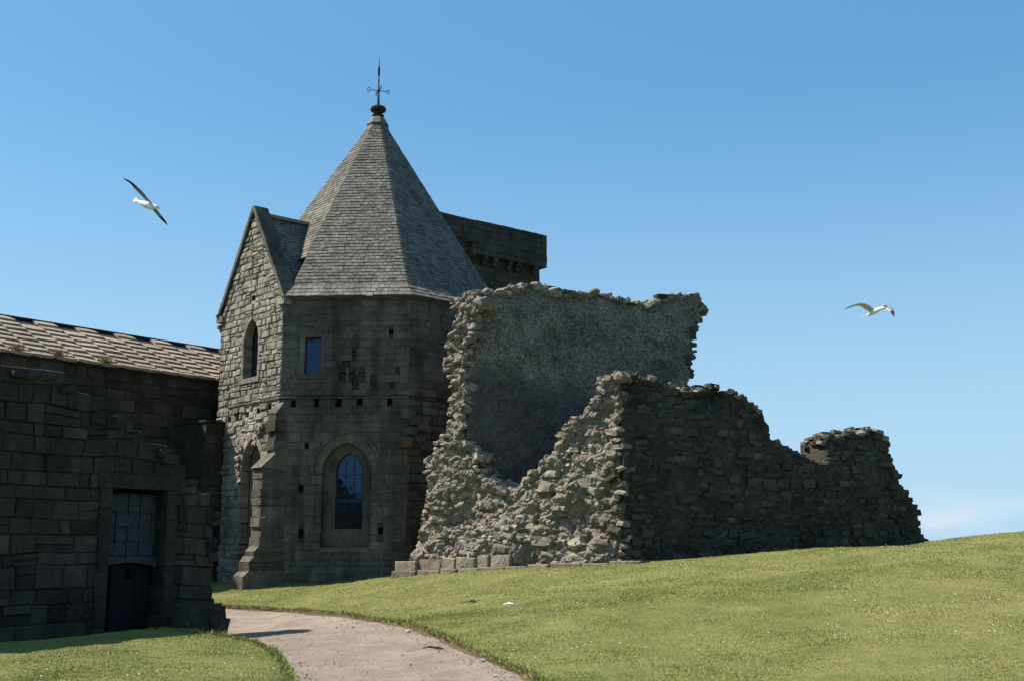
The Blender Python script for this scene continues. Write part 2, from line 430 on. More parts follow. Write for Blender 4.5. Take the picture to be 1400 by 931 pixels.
def crossings(poly, z):
    xs = []
    n = len(poly)
    for i in range(n):
        x0, y0 = poly[i]; x1, y1 = poly[(i + 1) % n]
        if (y0 > z) != (y1 > z): xs.append((x1 - x0) * (z - y0) / (y1 - y0) + x0)
    xs.sort()
    return [(xs[i], xs[i + 1]) for i in range(0, len(xs) - 1, 2)]
def subtract(iv, cuts):
    for a, b in cuts:
        out = []
        for x0, x1 in iv:
            if b <= x0 or a >= x1: out.append((x0, x1)); continue
            if a > x0: out.append((x0, a))
            if b < x1: out.append((b, x1))
        iv = out
    return iv
STONE_F = [(0, 1, 5, 4), (1, 2, 6, 5), (2, 3, 7, 6), (3, 0, 4, 7),
           (4, 5, 9, 8), (5, 6, 10, 9), (6, 7, 11, 10), (7, 4, 8, 11),
           (8, 9, 12), (9, 10, 12), (10, 11, 12), (11, 8, 12)]
def stone_mesh(pl, q, thick, proud, ch, rough):
    """q: four (s,z) corners, anticlockwise seen from the front"""
    q = np.asarray(q, float); c = q.mean(0)
    s_, z_, n_ = [], [], []
    for (a, b) in q: s_.append(a); z_.append(b); n_.append(-thick)
    for (a, b) in q: s_.append(a); z_.append(b); n_.append(proud - ch + random.uniform(-1, .3) * rough * .5)
    for (a, b) in q:
        w = np.array([a, b]) - c; L = np.linalg.norm(w) + 1e-6
        k = 1 - min(.45, ch * random.uniform(1.2, 2.4) / L)
        s_.append(c[0] + w[0] * k); z_.append(c[1] + w[1] * k); n_.append(proud + random.uniform(-1, 1) * rough)
    s_.append(c[0] + random.uniform(-.2, .2) * abs(q[1][0] - q[0][0])); z_.append(c[1]); n_.append(proud + random.uniform(-.4, 1.3) * rough)
    return pl.pt(s_, z_, n_), STONE_F
def masonry(st, pl, poly, mat, holes=(), course=(.22, .32), length=(.3, .6), joint=.014, thick=.12, proud=(0, .015), ch=.012, rough=.004,
            warp=.01, split=0.0, seed=0, missing=0.0, zstart=None, ztop=None, setback=None, slant=False):
    zs = [p[1] for p in poly]
    z = min(zs) if zstart is None else zstart
    zt = max(zs) if ztop is None else ztop
    rnd = random.Random(seed)
    random.seed(seed * 13 + 5)
    def wp(s, zz):
        return (s + warp * float(vnoise(s * 1.7, zz * 1.7, seed + .5)) * 2, zz + warp * float(vnoise(s * 1.3 + 40, zz * 1.3, seed + 9.5)) * 2)
    while z < zt - .04:
        h = rnd.uniform(*course)
        if zt - (z + h) < course[0] * .6: h = zt - z
        z0, z1 = z, z + h
        lo, hi, md = [crossings(poly, zz) for zz in (z0 + .01, z1 - .01, (z0 + z1) / 2)]
        slanted = slant and len(lo) == len(hi) == len(md)
        iv = md
        cuts = []
        for hp in holes:
            for zz in (z0 + .02, (z0 + z1) / 2, z1 - .02): cuts += crossings(hp, zz)
        for idx, (a, b) in enumerate(iv):
            la, lb = lo[idx] if slanted else (a, b)
            ha, hb = hi[idx] if slanted else (a, b)
            def edge(x, low):
                t = (x - a) / max(b - a, 1e-6)
                return (la + t * (lb - la)) if low else (ha + t * (hb - ha))
            for (x0, x1) in subtract([(a, b)], cuts):
                if x1 - x0 < .06: continue
                x = x0
                while x < x1 - .02:
                    L = rnd.uniform(*length) * (1.0 if rnd.random() < .85 else .6)
                    if x1 - (x + L) < length[0] * .55: L = x1 - x
                    xa, xb = x, x + L
                    x = xb
                    if missing and rnd.random() < missing: continue
                    rows = [(z0, z1)]
                    if split and rnd.random() < split:
                        zm = z0 + (z1 - z0) * rnd.uniform(.35, .65); rows = [(z0, zm), (zm, z1)]
                    for (r0, r1) in rows:
                        t0, t1 = (r0 - z0) / h, (r1 - z0) / h
                        def corner(xx, t, zz): return wp(edge(xx, True) * (1 - t) + edge(xx, False) * t, zz)
                        q = [corner(xa, t0, r0), corner(xb, t0, r0), corner(xb, t1, r1), corner(xa, t1, r1)]
                        c = np.mean(q, 0)
                        q = [(c[0] + (p[0] - c[0]) * (1 - joint / max(xb - xa, .05)) , c[1] + (p[1] - c[1]) * (1 - joint / (r1 - r0))) for p in q]
                        q = [(p[0] + rnd.uniform(-1, 1) * joint * .5, p[1] + rnd.uniform(-1, 1) * joint * .5) for p in q]
                        pr = rnd.uniform(*proud)
                        if setback: pr += setback(c[0], c[1])
                        v, f = stone_mesh(pl, q, thick, pr, ch, rough)
                        st.add(v, f, mat)
        z = z1

def sheet(pl, poly, holes, res, thick, disp=None, n0=0.0, jag=0.0):
    """wall body cut to a polygon: front sheet (displaced), back sheet and edges; returns verts, faces"""
    ss = [p[0] for p in poly]; zz = [p[1] for p in poly]
    s0, s1, z0, z1 = min(ss), max(ss), min(zz), max(zz)
    ns, nz = max(2, int(math.ceil((s1 - s0) / res))), max(2, int(math.ceil((z1 - z0) / res)))
    S = np.linspace(s0, s1, ns + 1); Z = np.linspace(z0, z1, nz + 1)
    gs, gz = np.meshgrid(S, Z, indexing='ij')
    cs = (gs[:-1, :-1] + gs[1:, 1:]) / 2; cz = (gz[:-1, :-1] + gz[1:, 1:]) / 2
    if jag:
        cs2 = cs + jag * vnoise(cs * 4, cz * 4, 1.5); cz2 = cz + jag * vnoise(cs * 4, cz * 4, 8.5)
    else: cs2, cz2 = cs, cz
    mask = in_poly(poly, cs2, cz2)
    for hp in holes: mask &= ~in_poly(hp, cs, cz)
    dn = np.zeros_like(gs) if disp is None else disp(gs, gz)
    front = pl.pt(gs, gz, n0 + dn).reshape(-1, 3)
    N = len(front)
    back = pl.pt(gs, gz, n0 - thick).reshape(-1, 3) if thick else None
    idx = np.arange(N).reshape(ns + 1, nz + 1)
    a, b, c, d = idx[:-1, :-1], idx[1:, :-1], idx[1:, 1:], idx[:-1, 1:]
    faces = [np.stack([a[mask], b[mask], c[mask], d[mask]], 1)]
    if thick:
        faces.append(np.stack([a[mask], d[mask], c[mask], b[mask]], 1) + N)
        mp = np.pad(mask, 1)
        for (di, dj, p, q) in ((0, -1, a, b), (1, 0, b, c), (0, 1, c, d), (-1, 0, d, a)):
            e = mask & ~mp[1 + di:ns + 1 + di, 1 + dj:nz + 1 + dj]
            faces.append(np.stack([p[e], p[e] + N, q[e] + N, q[e]], 1))
    faces = np.concatenate(faces)
    verts = np.concatenate([front, back]) if thick else front
    used = np.unique(faces); rm = np.full(len(verts), -1); rm[used] = np.arange(len(used))
    return verts[used], [tuple(r) for r in rm[faces].tolist()]

# ------------------------------------------------------------------ loose rock shapes
def rock_shape(sph, jit, seed, n=2):
    r = np.random.default_rng(seed)
    vs, key = [], {}
    fs = []
    def vid(p):
        k = tuple(np.round(p, 4))
        if k not in key: key[k] = len(vs); vs.append(np.array(p, float))
        return key[k]
    for ax in range(3):
        for sg in (-1, 1):
            for i in range(n):
                for j in range(n):
                    q = []
                    for (a, b) in ((i, j), (i + 1, j), (i + 1, j + 1), (i, j + 1)):
                        p = [0, 0, 0]; p[ax] = sg; p[(ax + 1) % 3] = 2 * a / n - 1; p[(ax + 2) % 3] = 2 * b / n - 1
                        q.append(vid(p))
                    fs.append(tuple(q) if sg > 0 else tuple(q[::-1]))
    v = np.array(vs)
    l = np.linalg.norm(v, axis=1, keepdims=True)
    v = v * (1 - sph) + v / l * 1.15 * sph
    v = v + r.normal(0, jit, v.shape)
    v = v * .5
    tr = []
    for f in fs:
        tr += [(f[0], f[1], f[2]), (f[0], f[2], f[3])] if r.random() < .5 else [(f[1], f[2], f[3]), (f[1], f[3], f[0])]
    return v, tr
ROUND = [rock_shape(.5, .13, 100 + i) for i in range(14)]
BLOCK = [rock_shape(.22, .08, 200 + i) for i in range(14)]
_rock_me = {}
def rock_mesh(kind, i, mat):
    k = (kind, i, mat.name)
    if k not in _rock_me:
        v, f = (ROUND if kind == 'round' else BLOCK)[i]
        me = bpy.data.meshes.new('rock'); me.from_pydata(v.tolist(), [], f); me.materials.append(mat); me.update()
        _rock_me[k] = me
    return _rock_me[k]
def rot_small(ax, ay, az):
    return np.array((Matrix.Rotation(az, 3, 'Z') @ Matrix.Rotation(ay, 3, 'Y') @ Matrix.Rotation(ax, 3, 'X')))
class Rocks:
    def __init__(s, parent, name='rubble_stone', rest='small_rubble', limit=285):
        s.parent, s.name, s.rest, s.limit = parent, name, rest, limit; s.items = []
    def add(s, pos, size, basis, mat, kind='round'):
        """basis: columns = along wall, out of wall, up"""
        u, v, d = project(pos); u, v, d = u[0], v[0], d[0]
        w = size[0] * size[2] / d / d
        if not (-10 < u < 1410 and -10 < v < 950): w *= 1e-4
        s.items.append((w, np.asarray(pos, float), np.asarray(size, float), basis, mat, kind, random.randrange(14)))
    def flush(s):
        it = sorted(s.items, key=lambda t: -t[0])
        base = np.array(s.parent['_o'])
        for w, p, sz, B, mat, kind, i in it[:s.limit]:
            o = bpy.data.objects.new(s.name, rock_mesh(kind, i, mat)); coll.objects.link(o)
            o.parent = s.parent
            R = Matrix([[*(B[r, c] * sz[c] for c in range(3)), p[r] - base[r]] for r in range(3)] + [[0, 0, 0, 1]])
            loc, q, sc = R.decompose()
            o.location = loc; o.rotation_mode = 'QUATERNION'; o.rotation_quaternion = q; o.scale = sc
        rest = it[s.limit:]
        if rest:
            mats = []
            V, F, MI, T, k = [], [], [], [], 0
            for w, p, sz, B, mat, kind, i in rest:
                if mat not in mats: mats.append(mat)
                v, f = (ROUND if kind == 'round' else BLOCK)[i]
                V.append((v * sz) @ B.T + p); F.append(np.array(f) + k); k += len(v)
                MI += [mats.index(mat)] * len(f); T += [random.random()] * len(v)
            o = mesh_obj(s.rest, np.concatenate(V), [tuple(r) for r in np.concatenate(F).tolist()], mats, s.parent, MI, T)
            o['kind'] = 'stuff'
def basis_of(pl, tilt=.25):
    B = np.stack([pl.d, -pl.n, [0, 0, 1.0]], 1)
    return B @ rot_small(random.gauss(0, tilt), random.gauss(0, tilt), random.gauss(0, tilt))
def scatter_rubble(rk, pl, poly, mat, ds=.2, dz=.15, size=(.12, .4), nfun=None, kind='round', flat=.65, tilt=.3, dens=1.0, deep=.8, inset=0.0):
    zs = [p[1] for p in poly]; z = min(zs)
    while z < max(zs):
        for (a, b) in crossings(poly, z):
            s = a + random.uniform(0, ds)
            while s < b:
                L = size[0] + (size[1] - size[0]) * random.random() ** 2.0
                zz = z + random.uniform(-.35, .35) * dz
                if random.random() < dens:
                    n = (nfun(s, zz) if nfun else 0) - L * random.uniform(.05, .4) + inset
                    rk.add(pl.pt(s, zz, n), (L, L * deep * random.uniform(.7, 1.1), L * flat * random.uniform(.6, 1.15)), basis_of(pl, tilt), mat, kind)
                s += ds * random.uniform(.6, 1.4) * (.6 + .4 * L / size[1] * 1.6)
        z += dz
def edge_rubble(rk, pl, pts, mat, thick, size=(.18, .42), step=.2, kind='round', rows=4, flat=.6, tilt=.3, drop=0.06, n1=0.0):
    """stones bedded along a broken edge, across the whole thickness of the wall"""
    for (x0, y0), (x1, y1) in zip(pts[:-1], pts[1:]):
        L = math.hypot(x1 - x0, y1 - y0); k = max(1, int(round(L / step)))
        for i in range(k):
            t = (i + random.random()) / k
            for r in range(rows):
                n = n1 - thick * (r + random.uniform(.1, .9)) / rows
                w = random.uniform(*size)
                rk.add(pl.pt(x0 + (x1 - x0) * t + random.gauss(0, .04), y0 + (y1 - y0) * t - drop + random.gauss(0, .04), n),
                       (w, w * random.uniform(.7, 1.1), w * flat * random.uniform(.6, 1.1)), basis_of(pl, tilt), mat, kind)

# ================================================================== GROUND
SUNXY = None
W0 = (-2.95, 33.6); W1 = (2.78, 29.5)
PW = Plane(W0[0], W0[1], W1[0] - W0[0], W1[1] - W0[1])
PF = Plane(W1[0], W1[1], .905, .425)
def plane_world(pl, u, v):
    s, z = pl.hit(u, v); return pl.pt(s, z)
LR_D = (.649, .760)
C0 = (-9.620, 38.012)
PD = Plane(-6.3, 25.2, *LR_D)
ctrl = [at_depth(*a) for a in (
    (560, 931, 15.5), (725, 931, 15.0), (400, 931, 15.6), (100, 931, 15.3), (1000, 931, 15.0), (1400, 931, 14.6), (0, 912, 17.0), (200, 861, 21.8), (90, 872, 20.8),
    (300, 866, 23.4), (385, 857, 24.7), (520, 846, 25.2), (600, 873, 20.0), (400, 832, 30.0), (300, 829, 31.0), (310, 803, 34.5), (450, 797, 34.6),
    (540, 788, 33.8), (600, 782, 32.6), (700, 775, 31.3), (850, 769, 29.5), (1400, 731, 33), (1400, 800, 21), (1000, 830, 21), (800, 800, 25.5), (700, 850, 21), (1200, 760, 30))]
ctrl += [plane_world(PF, 920, 765), at_depth(1000, 758.5, 28.6), at_depth(1130, 748.5, 29.2), at_depth(1262, 739, 30.2), at_depth(1330, 734, 31)]
ctrl += [plane_world(PF, u_, v_) - np.array([0, 0, dz_]) for u_, v_, dz_ in ((1000, 758, .12), (1130, 748, .22), (1262, 739, .30))]
ctrl += [at_depth(1350, 746, 37), at_depth(1450, 742, 38)]
ctrl += [np.array([*PD.pt(s, 0)[:2], .04]) for s in (-8, -4, -1, 0.3)]
for p in ((-5, 48, .8), (0, 45, 1.4), (10, 50, 2.0), (20, 50, 1.9), (26, 40, 2.0), (30, 30, 1.9), (-20, 45, .5), (-20, 25, 0), (22, 15, .9), (-15, 12, -.05), (0, 0, 0), (12, 0, .2),
          (-6, 8, 0), (6, 8, 0.03), (-13, 36, .6), (14, 60, 1.2), (-15, 60, .3), (35, 55, 1.0), (40, 15, 1.0), (-30, 10, -.3), (-30, 60, 0)):
    ctrl.append(np.array(p, float))
ctrl = np.array(ctrl)
def _phi(r): return np.where(r > 1e-9, r * r * np.log(r + 1e-9), 0)
_n = len(ctrl)
_r = np.hypot(ctrl[:, None, 0] - ctrl[None, :, 0], ctrl[:, None, 1] - ctrl[None, :, 1])
_A = np.zeros((_n + 3, _n + 3)); _A[:_n, :_n] = _phi(_r) + np.eye(_n) * 1.0
_A[:_n, _n] = 1; _A[:_n, _n + 1:] = ctrl[:, :2]; _A[_n, :_n] = 1; _A[_n + 1:, :_n] = ctrl[:, :2].T
_w = np.linalg.solve(_A, np.concatenate([ctrl[:, 2], [0, 0, 0]]))
def gbase(x, y):
    x = np.asarray(x, float); y = np.asarray(y, float)
    sh = x.shape; xf, yf = x.ravel(), y.ravel()
    z = _w[_n] + _w[_n + 1] * xf + _w[_n + 2] * yf
    for i in range(_n): z = z + _w[i] * _phi(np.hypot(xf - ctrl[i, 0], yf - ctrl[i, 1]))
    r = np.hypot(xf - 5, yf - 30)
    t = np.clip((r - 34) / 30, 0, 1); t = t * t * (3 - 2 * t)
    z = np.clip(z, -2, 3) * (1 - t) + (-9) * t
    return z.reshape(sh)
def ground_hit(u, v):
    d = ray(u, v); t = np.linspace(8, 45, 1200)
    P = np.array([0, 0, EYE]) + t[:, None] * d / d[1]
    below = P[:, 2] < gbase(P[:, 0], P[:, 1])
    k = int(np.argmax(below)) if below.any() else len(t) - 1
    return tuple(P[k, :2])
right_edge = [ground_hit(*p) for p in ((745, 931), (716, 918), (662, 895), (608, 872), (564, 855.5), (520, 846), (470, 838.5), (400, 832.5), (340, 829.5))]
left_edge = [ground_hit(*p) for p in ((322, 871), (350, 877), (374, 889), (391, 905), (400, 931))]
path_poly = ([(4.0, 4.0), (1.2, 11.5)] + right_edge + [(-8.6, 31.8), (-12.5, 31.5), (-13, 28), (-6.9, 24.7), (-8.0, 23.2)] + left_edge + [(-2.4, 12.0), (-.5, 4.0)])
def path_sd(x, y):
    d = poly_dist(path_poly, x, y)
    return np.where(in_poly(path_poly, x, y), -d, d)

def lawn_mat():
    m, nt, b, pos = base_mat('lawn', 1.0)
    c = ramp(nt, [(.3, (.11, .125, .036)), (.5, (.165, .172, .055)), (.7, (.22, .205, .08))], noise_n(nt, pos, .8, 8, .65))
    c2 = ramp(nt, [(.35, (.5, .5, .45)), (.65, (1.45, 1.4, 1.35))], noise_n(nt, pos, 22, 6, .75))
    c = mix(nt, c, c2, .8, 'MULTIPLY')
    dry = ramp(nt, [(.52, (0, 0, 0)), (.7, (1, 1, 1))], noise_n(nt, pos, .35, 6, .6))
    c = mix(nt, c, (.20, .165, .08), math_n(nt, 'MULTIPLY', dry, .35))
    ge = nt.nodes.new('ShaderNodeNewGeometry'); sx = nt.nodes.new('ShaderNodeSeparateXYZ'); nt.links.new(ge.outputs['True Normal'], sx.inputs[0])
    soil = ramp(nt, [(.80, (1, 1, 1)), (.90, (0, 0, 0))], sx.outputs['Z'])
    c = mix(nt, c, (.10, .075, .045), soil)
    nt.links.new(c, b.inputs['Base Color'])
    bump(nt, b, noise_n(nt, pos, 30, 4, .8), .8, .03)
    return m
def blade_mat():
    m, nt, b, pos = base_mat('grass_blade', .7)
    at = nt.nodes.new('ShaderNodeAttribute'); at.attribute_name = 'tone'
    big = noise_n(nt, pos, .7, 6, .65)
    t = math_n(nt, 'ADD', math_n(nt, 'MULTIPLY', at.outputs['Fac'], .55), math_n(nt, 'MULTIPLY', math_n(nt, 'SUBTRACT', big, .30), 1.25), True)
    c = ramp(nt, [(0, (.115, .145, .032)), (.35, (.195, .212, .053)), (.7, (.275, .265, .082)), (1, (.40, .35, .16))], t)
    nt.links.new(c, b.inputs['Base Color'])
    return m
def path_mat():
    m, nt, b, pos = base_mat('gravel_path', .95)
    c = ramp(nt, [(.3, (.235, .178, .138)), (.5, (.31, .24, .19)), (.7, (.385, .31, .25))], noise_n(nt, pos, 1.3, 8, .7))
    g = noise_n(nt, pos, 45, 5, .8)
    c = mix(nt, c, ramp(nt, [(.3, (.6, .58, .55)), (.5, (1, 1, 1)), (.72, (1.35, 1.35, 1.35))], g), .8, 'MULTIPLY')
    nt.links.new(c, b.inputs['Base Color'])
    pz = noise_n(nt, pos, 4.0, 7, .7)
    h_ = math_n(nt, 'ADD', g, math_n(nt, 'MULTIPLY', pz, 2.0))
    bump(nt, b, h_, 1.0, .03)
    return m
M['lawn'] = lawn_mat(); M['blade'] = blade_mat(); M['path'] = path_mat()

xs = np.concatenate([[-4000, -1500, -600, -250, -120, -80, -55], np.arange(-40, -14, 1.0), np.arange(-14, 17, .095), np.arange(17, 45, 1.0), [50, 60, 80, 120, 250, 600, 1500, 4000]])
ys = np.concatenate([[-1500, -600, -250, -120, -60, -30, -15, -5], np.arange(0, 12, .6), np.arange(12, 37, .095), np.arange(37, 70, 1.0), [75, 85, 100, 120, 180, 300, 700, 2000, 6000]])
gx, gy = np.meshgrid(xs, ys, indexing='ij')
gzv = gbase(gx, gy)
sd = path_sd(gx, gy)
sdn = sd + .05 * vnoise(gx * 3.1, gy * 3.1, 3.3)
t = np.clip((.03 - sdn) / .10, 0, 1)
gfin = gzv - .17 * t + .018 * fbm(gx * .9, gy * .9, 2.2) * (sd > -.3) + .012 * vnoise(gx * 5, gy * 5, 5.1)
nx, ny = gx.shape
idx = np.arange(nx * ny).reshape(nx, ny)
faces = np.stack([idx[:-1, :-1], idx[1:, :-1], idx[1:, 1:], idx[:-1, 1:]], -1).reshape(-1, 4)
o = mesh_obj('ground', np.stack([gx, gy, gfin], -1).reshape(-1, 3), [tuple(r) for r in faces.tolist()], M['lawn'], smooth=True)
tag(o, 'sloping mown lawn of the island rising to the right', None, 'structure')
# path sheet
px = np.arange(-13.5, 5, .12); py = np.arange(4, 33, .12)
qx, qy = np.meshgrid(px, py, indexing='ij')
qz = gbase(qx, qy) - .08 + .01 * fbm(qx * 2, qy * 2, 1.1)
cm = path_sd((qx[:-1, :-1] + qx[1:, 1:]) / 2, (qy[:-1, :-1] + qy[1:, 1:]) / 2) < .12
idx = np.arange(qx.size).reshape(qx.shape)
f4 = np.stack([idx[:-1, :-1], idx[1:, :-1], idx[1:, 1:], idx[:-1, 1:]], -1)[cm]
used = np.unique(f4); rm = np.full(qx.size, -1); rm[used] = np.arange(len(used))
o = mesh_obj('path', np.stack([qx, qy, qz], -1).reshape(-1, 3)[used], [tuple(r) for r in rm[f4].tolist()], M['path'], smooth=True)
tag(o, 'pale pinkish gravel path curving through the lawn', None, 'structure')
# sea round the island
mw, nt, b, pos = base_mat('sea_water', .12)
b.inputs['Base Color'].default_value = (.02, .05, .07, 1)
bump(nt, b, noise_n(nt, pos, .6, 6, .6), .4, .3)
mb = MB(); mb.add([(-6000, -3000, -6.5), (6000, -3000, -6.5), (6000, 8000, -6.5), (-6000, 8000, -6.5)], [(0, 1, 2, 3)])
tag(mb.build('sea', mw), 'dark sea surrounding the island beyond the lawn', None, 'structure')

# grass blades
def blades(n, ymin, ymax, hgt, wid, seed, power=1.0, edge_only=False):
    r = np.random.default_rng(seed)
    y = ymin + (ymax - ymin) * r.random(n) ** power
    x = (r.random(n) * 2 - 1) * (y * .56 + 4.0)
    if edge_only:
        k = r.integers(0, len(path_poly) - 1, n * 4)
        A = np.array(path_poly)[k]; B = np.array(path_poly)[(k + 1) % len(path_poly)]
        tt = r.random(n * 4)[:, None]; P = A + (B - A) * tt + r.normal(0, .06, (n * 4, 2))
        L = np.hypot(*(B - A).T); keep = (r.random(n * 4) < L / 4.0) & (P[:, 1] > ymin) & (P[:, 1] < ymax)
        x, y = P[keep, 0], P[keep, 1]
    s = path_sd(x, y)
    keep = (s > (-.03 if edge_only else .0))
    x, y, s = x[keep], y[keep], s[keep]
    z = gbase(x, y) + .018 * fbm(x * .9, y * .9, 2.2) + .012 * vnoise(x * 5, y * 5, 5.1) - .004
    h = hgt * (.5 + r.random(len(x))) * (1 + .5 * vnoise(x * 1.3, y * 1.3, 4)) * np.where(s < .12, 1.5, 1.0)
    th = r.random(len(x)) * 2 * math.pi
    w = wid * (.6 + .8 * r.random(len(x)))
    lean = r.normal(0, .6, (len(x), 2)) * h[:, None]
    a = np.stack([x - np.cos(th) * w, y - np.sin(th) * w, z], 1)
    b = np.stack([x + np.cos(th) * w, y + np.sin(th) * w, z], 1)
    c = np.stack([x + lean[:, 0], y + lean[:, 1], z + h], 1)
    tone = np.repeat(r.random(len(x)), 3)
    return np.stack([a, b, c], 1).reshape(-1, 3), tone
def tri_cloud(name, V, tone, mat):
    me = bpy.data.meshes.new(name); n = len(V) // 3
    me.vertices.add(len(V)); me.vertices.foreach_set('co', V.astype(np.float32).ravel())
    me.loops.add(len(V)); me.loops.foreach_set('vertex_index', np.arange(len(V), dtype=np.int32))
    me.polygons.add(n); me.polygons.foreach_set('loop_start', np.arange(0, len(V), 3, dtype=np.int32))
    try: me.polygons.foreach_set('loop_total', np.full(n, 3, np.int32))
    except Exception: pass
    a = me.attributes.new('tone', 'FLOAT', 'POINT'); a.data.foreach_set('value', tone.astype(np.float32))
    me.materials.append(mat); me.update(calc_edges=True); me.validate()
    o = bpy.data.objects.new(name, me); coll.objects.link(o); o['kind'] = 'stuff'
    return o
parts = [blades(720000, 12, 24, .017, .0055, 1), blades(480000, 22, 41, .020, .008, 2, 1.0), blades(9000, 13, 33, .036, .009, 3, edge_only=True)]
V = np.concatenate([p[0] for p in parts]); T = np.concatenate([p[1] for p in parts])
# keep blades from poking through building footprints is not needed: walls stand over them
o = tri_cloud('grass', V, T, M['blade'])
o['label'] = 'short mown grass with dry tips covering the lawn'

exec_order = 'ground done'

# ================================================================== CHAPTER HOUSE
OC = np.array([-4.788, 39.70]); OR = 5.118; OROT = -.44923; ZE = 9.41; ZA = 17.17
def ocorner(k, r=OR):
    a = OROT + math.pi / 4 * k
    return np.array([OC[0] + r * math.sin(a), OC[1] - r * math.cos(a)])
corners = [ocorner(k) for k in range(-1, 7)]
house = thing('chapter_house', 'octagonal stone chapter house with steep pointed stone-slated roof, gable and weather vane', 'chapter house', (OC[0], OC[1], .7))
def oplane(k):
    a, b = ocorner(k - 1), ocorner(k)      # k=0 gable face, 1 front, 2 right
    return Plane(a[0], a[1], *(b - a))
PG, PFR, PR = oplane(0), oplane(1), oplane(2)
SIDE = float(np.linalg.norm(ocorner(1) - ocorner(0)))
REC = .34
# core prism set behind the facing stones
mb = MB()
ra = [(*ocorner(k, OR - REC / math.cos(math.pi / 8)), -1.0) for k in range(8)]
rb = [(p[0], p[1], ZE - .02) for p in ra]
mb.prism(ra, rb)
mb.build('wall_core', M['dark_stone'], house)
# faces that are turned away: plain thick walls
for k in range(3, 8):
    pl = oplane(k); mb = MB(); mb.wbox(pl, .0, SIDE, -1, ZE - .01, -REC + .001, -.001)
    mb.build('rear_wall', M['ashlar'], house)

def rect(pl, u0, v0, u1, v1):
    um, vm = (u0 + u1) / 2, (v0 + v1) / 2
    s0, s1 = pl.hit(u0, vm)[0], pl.hit(u1, vm)[0]; z0, z1 = pl.hit(um, v1)[1], pl.hit(um, v0)[1]
    return [(s0, z0), (s1, z0), (s1, z1), (s0, z1)]
def arch(sc, w, z0, zs, pointed=1.0, n=10):
    """opening outline: half width w, springing height zs; pointed 0 = round"""
    pts = [(sc - w, z0), (sc + w, z0)]
    R = w * (1 + pointed); a_end = math.acos((R - w) / R)
    for i in range(n + 1):
        a = a_end * i / n; pts.append((sc + w - R + R * math.cos(a), zs + R * math.sin(a)))
    for i in range(n - 1, -1, -1):
        a = a_end * i / n; pts.append((sc - w + R - R * math.cos(a), zs + R * math.sin(a)))
    return pts

stones = Stones(house)
# ---- front face
string_z = PFR.hit(470, 541)[1]
low_top = string_z - .09
sq = []
for (u, v, w, h) in ((401, 551, 7, 9), (433, 551, 7, 11), (463, 550, 8, 10), (492, 549, 8, 10), (533, 549, 7, 9), (419, 608, 6, 7), (411, 667, 7, 8), (411, 728, 8, 11), (520, 725, 8, 11),
                     (535, 454, 6, 7), (484, 483, 6, 5), (473, 497, 11, 7), (468, 513, 10, 7), (482, 512, 9, 9), (495, 511, 9, 7), (486, 523, 10, 6), (511, 523, 9, 5), (536, 525, 8, 5), (544, 503, 6, 6)):
    sq.append(rect(PFR, u - w / 2, v - h / 2, u + w / 2, v + h / 2))
w1 = rect(PFR, 416.5, 461, 438.5, 511)
wc = PFR.hit(473, 680)[0]
aw = (PFR.hit(507, 680)[0] - PFR.hit(440, 680)[0]) / 2
a_z0 = PFR.hit(473, 748)[1]; a_spr = PFR.hit(473, 640)[1]; a_top = PFR.hit(473, 598)[1]
big_arch = arch(wc, aw, a_z0, a_spr - .12, .25)
niche = rect(PFR, 520, 600, 526.5, 616)
holes_f = sq + [w1, big_arch]
full = [(0, -.4), (SIDE, -.4), (SIDE, ZE), (0, ZE)]
up = [(0, string_z + .02), (SIDE, string_z + .02), (SIDE, ZE - .12), (0, ZE - .12)]
lowp = [(0, -.4), (SIDE, -.4), (SIDE, low_top), (0, low_top)]
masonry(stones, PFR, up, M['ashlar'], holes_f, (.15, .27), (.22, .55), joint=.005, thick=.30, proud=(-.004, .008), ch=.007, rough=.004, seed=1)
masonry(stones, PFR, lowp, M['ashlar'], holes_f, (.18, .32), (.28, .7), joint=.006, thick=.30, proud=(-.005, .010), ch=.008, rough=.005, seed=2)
v, f = sheet(PFR, full, holes_f, .05, 0, None, -.012)
mesh_obj('mortar_bed', v, f, M['mortar'], house)
# ---- right face
scar = [PR.hit(*p) for p in ((556, 560), (600, 560), (600, 620), (556, 640))]
upr = [(0, string_z + .02), (SIDE, string_z + .02), (SIDE, ZE - .12), (0, ZE - .12)]
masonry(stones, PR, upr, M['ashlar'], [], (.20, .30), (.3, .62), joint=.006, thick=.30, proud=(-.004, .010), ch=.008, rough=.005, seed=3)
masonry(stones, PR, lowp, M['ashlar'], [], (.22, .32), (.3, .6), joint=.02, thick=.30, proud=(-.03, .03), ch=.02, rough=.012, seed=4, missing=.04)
v, f = sheet(PR, full, [], .2, 0, None, -.03)
mesh_obj('mortar_bed', v, f, M['mortar'], house)
# ---- gable face
g_ap = PG.hit(353, 288)
GZ = g_ap[1]; gm = SIDE / 2
lanc_c, _ = PG.hit(343, 480)
lw = (PG.hit(352.5, 480)[0] - PG.hit(333, 480)[0]) / 2
lz0 = PG.hit(343, 516)[1]; lz1 = PG.hit(343, 437)[1]
lancet = arch(lanc_c, lw, lz0, lz1 - lw * 1.55, .8)
ghole = rect(PG, 343, 404, 348, 412)
gstr = PG.hit(345, 550)[1]
g_up = [(0, gstr + .05), (SIDE, gstr + .05), (SIDE, ZE - .05), (gm, GZ), (0, ZE - .05)]
lo_c = PG.hit(341, 700)[0]; lo_w = .62
lo_arch = arch(lo_c, lo_w, PG.hit(341, 790)[1], PG.hit(341, 640)[1], .6)
g_put = [rect(PG, u - 2.5, v - 4, u + 2.5, v + 4) for (u, v) in ((312, 574), (324, 570), (337, 566), (352, 562), (368, 556))]
g_lo = [(0, -.4), (SIDE, -.4), (SIDE, gstr - .06), (0, gstr - .06)]
